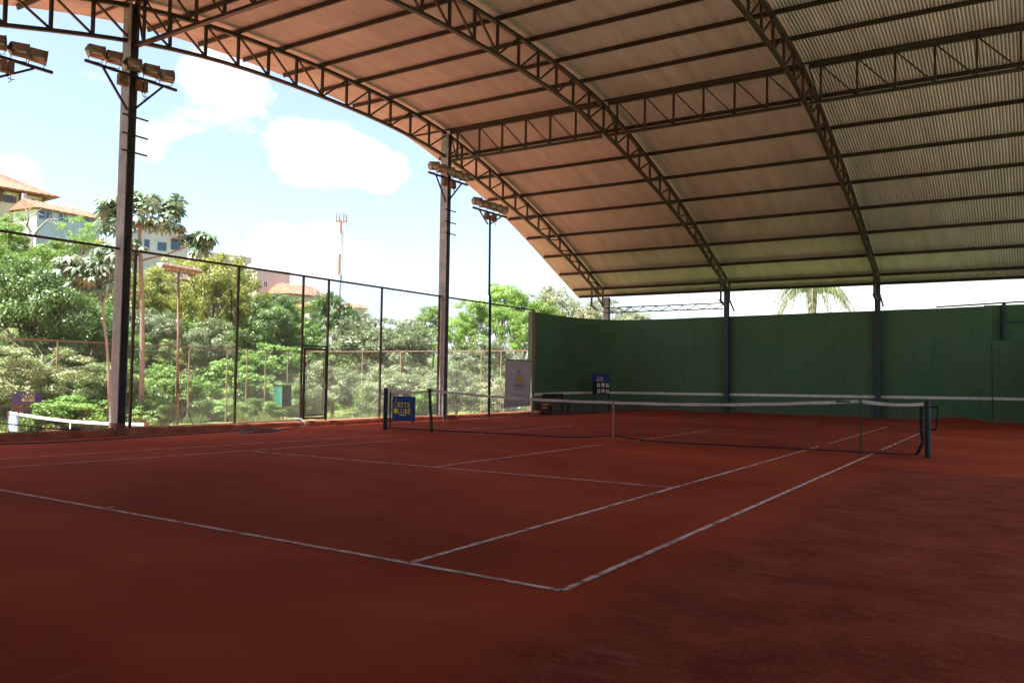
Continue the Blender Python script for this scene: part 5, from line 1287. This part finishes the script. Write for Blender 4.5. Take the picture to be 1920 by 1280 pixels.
# bare tree before the white house
bt = P(62, 442, 84); r = thing('bare_tree', 'leafless crooked tree in front of the white gable', 'tree', (bt[0], bt[1], tz(bt[0], bt[1])))
mb = MB()
def br(p0_, p1_, r0_, r1_): mb.tube([P(*p0_, 84), (P(*p0_, 84) + P(*p1_, 84)) / 2 + np.array([0, 0, .12]), P(*p1_, 84)], [r0_, (r0_ + r1_) / 2, r1_], 5, False)
mb.tube([(bt[0], bt[1], tz(bt[0], bt[1]) - .2), P(58, 436, 84)], [.22, .17], 6)
for a, b_, r0_, r1_ in (((58, 436), (51, 424), .17, .14), ((51, 424), (53, 410), .13, .1), ((53, 410), (51, 398), .10, .07), ((51, 398), (42, 386), .07, .03), ((53, 410), (66, 402), .07, .05), ((66, 402), (78, 392), .06, .025),
                        ((51, 398), (60, 390), .05, .02), ((66, 402), (82, 404), .05, .02), ((42, 386), (35, 382), .03, .012), ((65, 440), (78, 424), .13, .09), ((78, 424), (92, 412), .09, .05), ((92, 412), (108, 412), .05, .03), ((108, 412), (122, 408), .03, .012), ((92, 412), (96, 402), .04, .015), ((60, 390), (56, 378), .03, .012)): br(a, b_, r0_, r1_)
mb.build('branches', M['dry_twig'], r, True)
# twiggy tree by the low terracotta roof
tp = P(598, 575, 100); r = thing('bare_tree', 'fine grey leafless tree in front of the bright terracotta roof', 'tree', (tp[0], tp[1], tz(tp[0], tp[1]))); mb = MB(); rg = np.random.default_rng(5)
mb.tube([(tp[0], tp[1], tz(tp[0], tp[1])), P(598, 560, 100)], [.16, .1], 5)
for k in range(26):
    a = P(598 + rg.uniform(-5, 5), 562 - rg.uniform(0, 8), 100); e = P(598 + rg.uniform(-24, 24), 545 - rg.uniform(-10, 18), 100 + rg.uniform(-1, 1)); mb.tube([a, (a + e) / 2 + rg.normal(size=3) * .2, e], [.05, .03, .012], 4, False)
mb.build('branches', M['dry_twig'], r, True)
# ---- slender trees with large lobed leaves
def lobed_leaf(n_lobes=9, seed=0):
    """umbrella leaf of radius one: long lobes drooping from a centre, each folded along its rib"""
    vs = []; fs = []; rg = np.random.default_rng(seed)
    for k in range(n_lobes):
        a = 2 * PI * k / n_lobes + rg.uniform(-.1, .1); ln = rg.uniform(.8, 1.1); dr = rg.uniform(.35, .75)
        c, s = math.cos(a), math.sin(a); k0 = len(vs); w = .155
        def q_(r_, t, z): return (c * r_ - s * t, s * r_ + c * t, z)
        vs += [q_(0.03, 0, 0), q_(ln * .35, 0, .05), q_(ln * .72, 0, -dr * .35), q_(ln, 0, -dr),
               q_(ln * .42, w, -.04), q_(ln * .75, w * .95, -dr * .45), q_(ln * .42, -w, -.04), q_(ln * .75, -w * .95, -dr * .45)]
        fs += [(k0, k0 + 4, k0 + 1), (k0 + 1, k0 + 4, k0 + 5), (k0 + 1, k0 + 5, k0 + 2), (k0 + 2, k0 + 5, k0 + 3), (k0, k0 + 1, k0 + 6), (k0 + 1, k0 + 7, k0 + 6), (k0 + 1, k0 + 2, k0 + 7), (k0 + 2, k0 + 3, k0 + 7)]
    me = bpy.data.meshes.new('leaf'); me.from_pydata(vs, [], fs); me.materials.append(L['cecropia'] if seed < 5 else L['cecropia_old']); me.update(); return me
LEAF = [lobed_leaf(9, s) for s in range(4)] + [lobed_leaf(8, 5)]
def cecropia(label, trunk_px, d, branches, clusters, seed, tr=.17):
    rg = np.random.default_rng(seed); b_ = P(trunk_px[0][0], trunk_px[0][1], d)
    r = thing('slender_tree', label, 'tree', (b_[0], b_[1], b_[2]), 'slender trees with big lobed leaves'); off = OFF[r.name]
    mb = MB(); pts = [P(a, c, d) for a, c in trunk_px]; n_ = len(pts); pts[0] = np.array([pts[0][0], pts[0][1], tz(pts[0][0], pts[0][1]) - .1])
    mb.tube(pts, [tr * (1 - .55 * i / (n_ - 1)) for i in range(n_)], 10); mb.build('trunk', M['pale_bark'], r, True)
    for chain in branches:
        mb = MB(); pp = [P(a, c, d + dd) for a, c, dd in chain]; mb.tube(pp, [tr * .42 * (1 - .6 * i / (len(pp) - 1)) for i in range(len(pp))], 7); mb.build('branch', M['pale_bark'], r, True)
    for (cx_, cy_, rx, ry, cnt, sz) in clusters:
        for k in range(cnt):
            a = rg.uniform(0, 2 * PI); q0 = rg.random() ** .5
            p = P(cx_ + rx * q0 * math.cos(a), cy_ + ry * q0 * math.sin(a), d + rg.uniform(-1, 1) * rx * d / F_PX * .9)
            me = LEAF[4] if rg.random() < .13 and math.sin(a) > 0 else LEAF[rg.integers(4)]
            o = link('leaf', me, r); o.location = Vector(p) - off; s = sz * d / F_PX * rg.uniform(.75, 1.2); o.scale = (s, s, s * rg.uniform(.8, 1.3))
            o.rotation_euler = (rg.normal() * .38, rg.normal() * .38, rg.uniform(0, 6.28))
cecropia('tall slender pale trunk with umbrella-like lobed leaves right of the tall column', [(265, 790), (266, 700), (267, 600), (265, 520), (263, 470), (261, 425), (262, 392)], 47,
         [[(262, 392, 0), (290, 398, .2), (322, 384, .3)], [(263, 430, 0), (240, 410, -.3), (212, 392, -.4)], [(266, 488, 0), (310, 478, .3), (352, 462, .6), (378, 446, .8)], [(262, 410, 0), (262, 380, .2)], [(266, 550, 0), (240, 545, -.3), (225, 538, -.5)], [(262, 425, 0), (300, 424, .2), (335, 428, .3)]],
         [(212, 385, 26, 22, 22, 19), (262, 376, 40, 18, 30, 19), (318, 385, 26, 17, 20, 19), (205, 420, 22, 22, 14, 18), (290, 412, 45, 16, 22, 17), (325, 425, 18, 10, 8, 16), (376, 453, 22, 20, 26, 19), (350, 445, 10, 10, 5, 16), (246, 470, 26, 22, 16, 17)], 3, .155)
cecropia('leaning slender tree with drooping lobed leaves left of the tall column', [(206, 800), (204, 700), (200, 640), (192, 580), (185, 535)], 45,
         [[(192, 580, 0), (205, 528, .2), (196, 512, .2), (183, 497, .2)], [(186, 540, 0), (170, 510, -.2), (150, 500, -.3)], [(185, 535, 0), (182, 500, 0)]],
         [(125, 492, 16, 16, 13, 18), (160, 500, 28, 22, 26, 19), (190, 490, 24, 26, 24, 19), (205, 470, 16, 14, 10, 18), (165, 532, 26, 12, 14, 17), (200, 535, 12, 14, 8, 17)], 4, .095)
# ---- palm beyond the wall
def palm():
    d = 52; b_ = P(1523, 560, d); r = thing('palm_tree', 'palm with arching fronds above the green wall under the eave', 'palm', (b_[0], b_[1], 0))
    x, y = float(b_[0]), float(b_[1]); z0 = float(P(1523, 560, d)[2])
    mb = MB(); mb.tube([(x, y, -.3), (x, y, z0 - 1.5), (x, y, z0 - .4), (x, y, z0 + .5), (x, y, z0 + 1.0)], [.2, .2, .26, .3, .14], 10); mb.build('trunk', M['bark'], r, True)
    rg = np.random.default_rng(9)
    for k in range(19):
        a = 2 * PI * k / 19 + rg.uniform(-.12, .12); rise = rg.uniform(.5, 1.6); ln = rg.uniform(2.5, 3.1); dirv = np.array([math.cos(a), math.sin(a), 0])
        pts = []
        for i in range(13):
            t = i / 12; pts.append(np.array([x, y, z0 + .55]) + dirv * ln * (t ** .85) * .92 + np.array([0, 0, rise * math.sin(t * 1.75) * 1.0 - 2.6 * t ** 2.6]))
        mb = MB(); mb.tube(pts, [.035 * (1 - .8 * i / 12) for i in range(13)], 4, False); fr = mb.build('frond', M['pale_bark'], r)
        c_, nr, tp, l_, w_ = [], [], [], [], []
        for i in range(60):
            t = .1 + .9 * i / 60; f_ = t * 12; i0 = min(int(f_), 11); p = pts[i0] + (pts[i0 + 1] - pts[i0]) * (f_ - i0); ax = pts[i0 + 1] - pts[i0]; ax /= np.linalg.norm(ax); sd = np.cross(ax, [0, 0, 1]); sd /= np.linalg.norm(sd) + 1e-6
            for sg in (-1, 1):
                ln_ = .62 * math.sin(PI * (.12 + .8 * t)) + .12; tip = sd * sg * .75 + ax * .5 + np.array([0, 0, -.75 - rg.random() * .5]); tip /= np.linalg.norm(tip)
                c_.append(p + tip * ln_ * .5); nr.append(np.cross(tip, ax) + rg.normal(size=3) * .2); tp.append(tip); l_.append(ln_); w_.append(.035)
        v = leaf_quads(np.array(c_), np.array(nr), np.array(tp), np.array(l_), np.array(w_), 0); v -= np.array([x, y, 0])
        link('leaflets', raw_mesh('leaflets', v, quads_for(len(v) // 4), L['palm']), fr)
palm()
# ---- undergrowth covering the slope, and grass
def thicket():
    rg = np.random.default_rng(21); parts = {k: [] for k in ('bright', 'dark', 'silver', 'yellow')}
    keys = list(parts)
    n_b = 520; cnt = 0
    while cnt < n_b:
        if rg.random() < .62:
            x = rg.uniform(-105, -39); y = rg.uniform(5, 95)
        else: x = rg.uniform(-60, 0); y = rg.uniform(41, 100)
        if x > -39 and y < 41: continue
        d = (np.array([x, y, 1.4]) - CAM) @ FWD; pxx = 960 + F_PX * ((np.array([x, y, 1.4]) - CAM) @ RIGHT) / d
        if not -80 < pxx < 1250: continue
        cnt += 1; zg = tz(x, y); rad = rg.uniform(1.2, 2.6); hgt = rad * rg.uniform(.8, 1.5); n_ = int(360 * rad)
        key = keys[rg.choice(4, p=[.42, .25, .20, .13])]
        sub = rand_dirs(rg, 9) * np.array([rad * .7, rad * .7, hgt * .6]); sub[:, 2] = np.abs(sub[:, 2]); ci = rg.integers(0, 9, n_)
        g_ = rand_dirs(rg, n_) * rg.random((n_, 1)) ** .5 * rad * .42; pos = np.array([x, y, zg]) + sub[ci] + g_
        pos[:, 2] = np.maximum(pos[:, 2], zg + .05)
        nr = g_ / rad + sub[ci] / rad * .5 + np.array([0, 0, .7]) + rg.normal(size=(n_, 3)) * .5; tip = g_ / rad + rg.normal(size=(n_, 3)) * .6 + np.array([0, 0, -.4])
        sc = rg.uniform(.7, 1.3, n_) * {'bright': .29, 'dark': .22, 'silver': .25, 'yellow': .21}[key]; wd = sc * {'bright': .62, 'dark': .5, 'silver': .3, 'yellow': .5}[key]
        parts[key].append(leaf_quads(pos, nr, tip, sc, wd, .1))
    verts = []; mi = []
    for i, k in enumerate(keys):
        v = np.concatenate(parts[k]); verts.append(v); mi.append(np.full(len(v) // 4, i, np.int32))
    v = np.concatenate(verts); me = raw_mesh('undergrowth', v, quads_for(len(v) // 4), [L[k] for k in keys]); me.polygons.foreach_set('material_index', np.concatenate(mi))
    o = link('undergrowth', me, None, 'stuff'); o['label'] = 'tangled undergrowth covering the slope between the trees'
thicket()
def grass():
    rg = np.random.default_rng(31)
    n_ = 60000
    x = np.concatenate([rg.uniform(-37, -11, n_ // 2), rg.uniform(-37, -14, n_ // 6), rg.uniform(-39.5, -36.2, n_ // 3)]); y = np.concatenate([rg.uniform(32.2, 40, n_ // 2), rg.uniform(30.2, 37, n_ // 6), rg.uniform(8, 38, n_ // 3)])
    den = np.sin(x * .9 + 1.3) + np.sin(y * 1.1) + np.sin(x * 2.3 + y * 1.7) + rg.normal(size=len(x)) * .8; k = (den > -.3) & ~((y > 32) & (x < -31)) & ~((x < -36) & (y > 29)); x, y, den = x[k], y[k], den[k]
    h = rg.uniform(.2, .6, len(x)) * (1 + .45 * np.clip(den, 0, 2)); z = terrain(x, y)
    tip = np.stack([rg.normal(size=len(x)) * .35, rg.normal(size=len(x)) * .35, np.ones(len(x))], 1); tip /= np.linalg.norm(tip, axis=1, keepdims=True)
    c_ = np.stack([x, y, z], 1) + tip * h[:, None] * .5; nr = rand_dirs(rg, len(x)); nr[:, 2] *= .3
    v = leaf_quads(c_, nr, tip, h, rg.uniform(.03, .06, len(x)), 0)
    o = link('long_grass', raw_mesh('long_grass', v, quads_for(len(v) // 4), L['grass']), None, 'stuff'); o['label'] = 'long bright grass along the far fence of the lower court'
grass()
